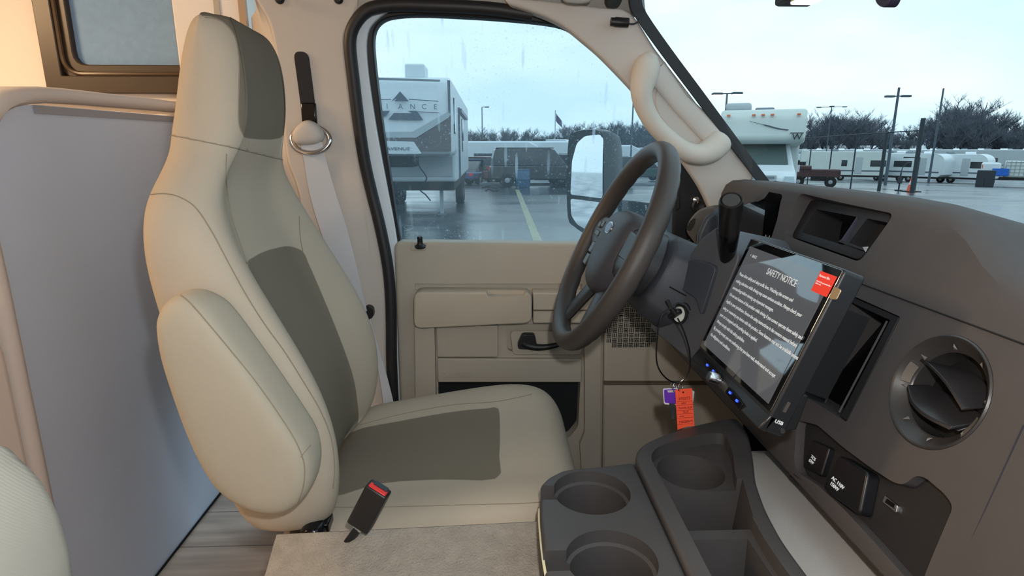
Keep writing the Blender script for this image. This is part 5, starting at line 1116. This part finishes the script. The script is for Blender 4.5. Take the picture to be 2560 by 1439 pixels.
car('sedan', 'dark blue car beside the fifth wheel trailer', 'car', D(1182, 32), 1.25, 4.3, 1.35, 1.75, pu, False)
car('sedan', 'silver car parked behind the dark blue car', 'car', D(1176, 42), .3, 4.5, 1.45, 1.8, pw, False)
car('sedan', 'silver car with snowy roof further back near the trailer', 'car', D(1190, 55), .2, 4.5, 1.5, 1.8, pw, False)
car('suv', 'dark green vehicle seen beyond the steering wheel rim', 'car', D(1600, 42), .1, 4.6, 1.7, 1.9, mat('paint_green', (30, 60, 56), .3))
def coach(name, label, px, dd, rz, Lc, H, mt, group):
    t = thing(name, label, 'motorhome', D(px, dd), rz, group)
    MB().loft([[Vector(q) for q in [(-Lc/2, y, .5), (-Lc/2, y, H-.15), (-Lc/2+.3, y, H), (Lc/2-1.0, y, H), (Lc/2-.25, y, H-.35), (Lc/2, y, H-1.2), (Lc/2, y, .5)]] for y in (-1.2, 1.2)]).obj('body', mt, t, world=False, bevel=.1, seg=3)
    for a, b_ in ((-.40, -.20), (-.12, .10), (.18, .34)): MB().box((a*Lc, -1.22, 1.5), (b_*Lc, -1.19, 2.15)).obj('window', win, t, world=False)
    MB().box((Lc/2-.35, -1.1, 1.55), (Lc/2+.01, 1.1, 2.4)).obj('windscreen', win, t, world=False)
    MB().box((-Lc/2+.05, -1.215, .95), (Lc/2-.1, -1.19, 1.15)).obj('stripe', grv, t, world=False)
    MB().box((-1, -.4, H), (0, .4, H+.25)).obj('air_conditioner', tire, t, world=False, bevel=.05)
    MB().box((-Lc/2+.2, -1.0, H), (Lc/2-1, 1.0, H+.04)).obj('snow_layer', snow, t, world=False)
    for x in (-.28*Lc, .32*Lc): wheel(t, x, -1.1, .42, .42, .25, (0, 1, 0))
    return t
gg = 'row of motorhomes in the far lot'
coach('motorhome', 'long white motorhome just right of the fifth wheel trailer', 1222, 50, -.15, 9, 3.1, wrv, gg)
coach('motorhome', 'silver motorhome in the middle of the far row', 1300, 54, .15, 8, 3.1, lrv, gg)
coach('motorhome', 'pale motorhome directly behind the black sport utility vehicle', 1362, 50, -.3, 8, 3.1, wrv, gg)
coach('motorhome', 'white boxy motorhome beside the door mirror', 1412, 54, 1.2, 8, 3.4, wrv, gg)
coach('motorhome', 'white motorhome hidden between mirror and steering wheel', 1490, 60, .1, 9, 3.2, wrv, gg)
coach('motorhome', 'white motorhome in line with the wheel rim top', 1600, 66, .0, 10, 3.2, lrv, gg)
coach('motorhome', 'white motorhome behind the windshield pillar foot', 1690, 70, .0, 10, 3.2, wrv, gg)
# utility boxes, barrel and hose by the kerb
u1 = G(1260, 462); ub = thing('utility_pedestal', 'grey utility pedestal box in front of the maroon car', 'utility box', u1)
MB().box(u1+Vector((-.22, -.1, 0)), u1+Vector((.22, .15, .45))).obj('base_box', lrv, ub, bevel=.03); MB().tube([u1+Vector((.03, .1, 0)), u1+Vector((.03, .1, 1.5))], .04, 8).obj('post', lrv, ub); MB().box(u1+Vector((-.16, -.08, .75)), u1+Vector((.16, .1, 1.25))).obj('meter_box', lrv, ub, bevel=.03)
u2 = G(1307, 468); bb_ = thing('barrel', 'blue grey plastic barrel in front of the black vehicle', 'barrel', u2)
MB().lathe([(.0001, 0), (.33, 0), (.37, .1), (.36, .35), (.38, .4), (.36, .45), (.37, .75), (.33, .84), (.0001, .84)], u2, (0, 0, 1), 28).obj('drum', mat('barrel_blue', (66, 96, 128), .45), bb_, smooth=True, ang=40)
MB().lathe([(.34, .82), (.355, .84), (.34, .87), (.32, .84)], u2, (0, 0, 1), 28, cap=False).obj('rim', mat('barrel_blue', (0, 0, 0)), bb_, smooth=True)
h = [G(x, y)+Vector((0, 0, .03)) for x, y in [(1205, 470), (1225, 468), (1246, 474), (1238, 479), (1222, 474), (1214, 478)]]
tag(MB().tube(sm(h, 6), .03, 6).obj('hose', tire, smooth=True), 'dark hose lying curled on the wet asphalt', 'hose')

# ================================================================ own door mirror
mr = thing('door_mirror', 'black door mirror with two panes seen through the driver window', 'mirror', atY(1480, 580, 1.95))
MYs = 1.93
def mp_(x, y, dy=0): return atY(x, y, MYs+dy)
mm = bpy.data.materials.new('mirror_glass'); mm.use_nodes = True; b = mm.node_tree.nodes['Principled BSDF']; b.inputs['Metallic'].default_value = 1; b.inputs['Roughness'].default_value = .03; b.inputs['Base Color'].default_value = (.8, .86, .9, 1)
MBs = mp_(1470, 430)
def tilted(px, hy, off=0):           # mirror pane turned towards the rear of the vehicle
    n = (Vector((-1, .04, 0))-ray(1465, hy).normalized()).normalized()
    return [atP(x, y, MBs+n*off, n) for x, y in px], n
hs = [(1424, 345), (1440, 328), (1470, 322), (1503, 326), (1512, 350), (1514, 470), (1511, 560), (1498, 584), (1470, 588), (1438, 568), (1422, 545), (1419, 450)]
P, n_ = tilted(hs, 425); P = sm(P, 3, True); k = sum(P, Vector())/len(P)
mb = MB(); mb.loft([[k+(q-k)*s-n_*d for q in P] for s, d in ((.90, -.002), (.98, -.006), (1, .004), (1.0, .045), (.93, .085), (.75, .11), (.4, .12))])
mb.obj('mirror_housing', mat('mirror_black', (34, 40, 43), .35), mr, smooth=True, ang=50)
px = [(1430, 402), (1442, 358), (1462, 340), (1500, 336), (1506, 345), (1506, 496), (1426, 486)]
P, n_ = tilted(px, 425, .010); MB().slab(rnd(P, .01, 4), -n_*.004).obj('upper_mirror', mm, mr)
px = [(1426, 496), (1504, 506), (1502, 560), (1472, 578), (1442, 560), (1428, 538)]
P, n_ = tilted(px, 470, .010); MB().slab(rnd(P, .01, 4), -n_*.004).obj('lower_mirror', mm, mr)
P = [mp_(1556, 500, .06), mp_(1712, 520, -.50), mp_(1712, 580, -.50), mp_(1556, 585, .06)]
MB().slab(P, (0, .06, 0)).obj('mirror_arm', MATS['mirror_black'], mr, bevel=.01, seg=3)
# white door skin and fender outside
# ================================================================ bare trees
bark = mat('bare_bark', (92, 98, 108), .95, spec=.1)  # grey bark, slightly blued in place of distant haze
def make_tree(seed, h, dens):
    rnd_ = random.Random(seed); mb = MB()
    def branch(p, d, l, r, lev):
        q = p; pts = [p]; rs = [r]
        for i in range(3):
            d = (d+Vector((rnd_.gauss(0, .16), rnd_.gauss(0, .16), .10))).normalized(); q = q+d*l/3; pts.append(q); rs.append(r*(1-.22*(i+1)))
        mb.tube(pts, rs, 3 if lev else 6, cap=False)
        if lev < 4:
            for k in range(dens if lev else dens+3):
                t = rnd_.uniform(.25, 1); s = pts[min(3, int(t*3))]
                a = rnd_.uniform(0, 2*PI); nd = (d*rnd_.uniform(.7, 1.1)+Vector((math.cos(a), math.sin(a), rnd_.uniform(.0, .5)))*.75).normalized()
                branch(s, nd, l*rnd_.uniform(.45, .66), max(r*.5, .012), lev+1)
    branch(Vector((0, 0, 0)), Vector((0, 0, 1)), h*.5, h*.017, 0); return mb
TB = [make_tree(i, 10, 5).obj('bare_tree', bark) for i in range(4)]
for t in TB: t.location = (0, 0, 0)
rr_ = random.Random(3)
spots = []
for i in range(84): spots.append((1830+i*10+rr_.uniform(-6, 6), rr_.uniform(106, 128), 1))
for i in range(50): spots.append((1850+i*17+rr_.uniform(-8, 8), rr_.uniform(132, 150), 1.15))
for i in range(46): spots.append((1150+i*11+rr_.uniform(-5, 5), rr_.uniform(150, 185), 1.0 if i < 24 else 1.25))
for i in range(22): spots.append((1420+i*14+rr_.uniform(-5, 5), rr_.uniform(120, 140), 1.05))
def side_of(px):
    for lim, s in ((1205, 'beside the fifth wheel trailer'), (1290, 'right of the slim light pole'), (1380, 'left of the flagpole'), (1440, 'right of the flagpole'), (1560, 'above the door mirror'), (1680, 'above the steering wheel'), (1860, 'by the cream motorhome'), (2020, 'beyond the cream motorhome'), (2100, 'around the three headed pole'), (2190, 'left of the tall pole'), (2260, 'right of the tall pole'), (2345, 'by the plain tall pole'), (2450, 'over the emblem trailer')):
        if px < lim: return s
    return 'at the right edge of the view'
for i, (px, dd, s) in enumerate(spots):
    hh_ = s*(.78+.5*(.5+.5*math.sin(px*.021+1.3)) if px > 1780 else .85)*rr_.uniform(.88, 1.12)
    if 2330 < px: hh_ *= 1.12
    t = TB[i % 4] if i < 4 else TB[i % 4].copy()
    if i >= 4: COL.objects.link(t)
    t.location = D(px, dd); t.rotation_euler = (0, 0, rr_.uniform(0, 6)); sc = hh_*dd/120*(1.08 if px > 1780 else 1.0); t.scale = (sc*1.15, sc*1.15, sc)
    wd = side_of(px)
    tag(t, 'bare winter tree in the grey tree line '+wd, 'tree', 'bare trees '+wd)
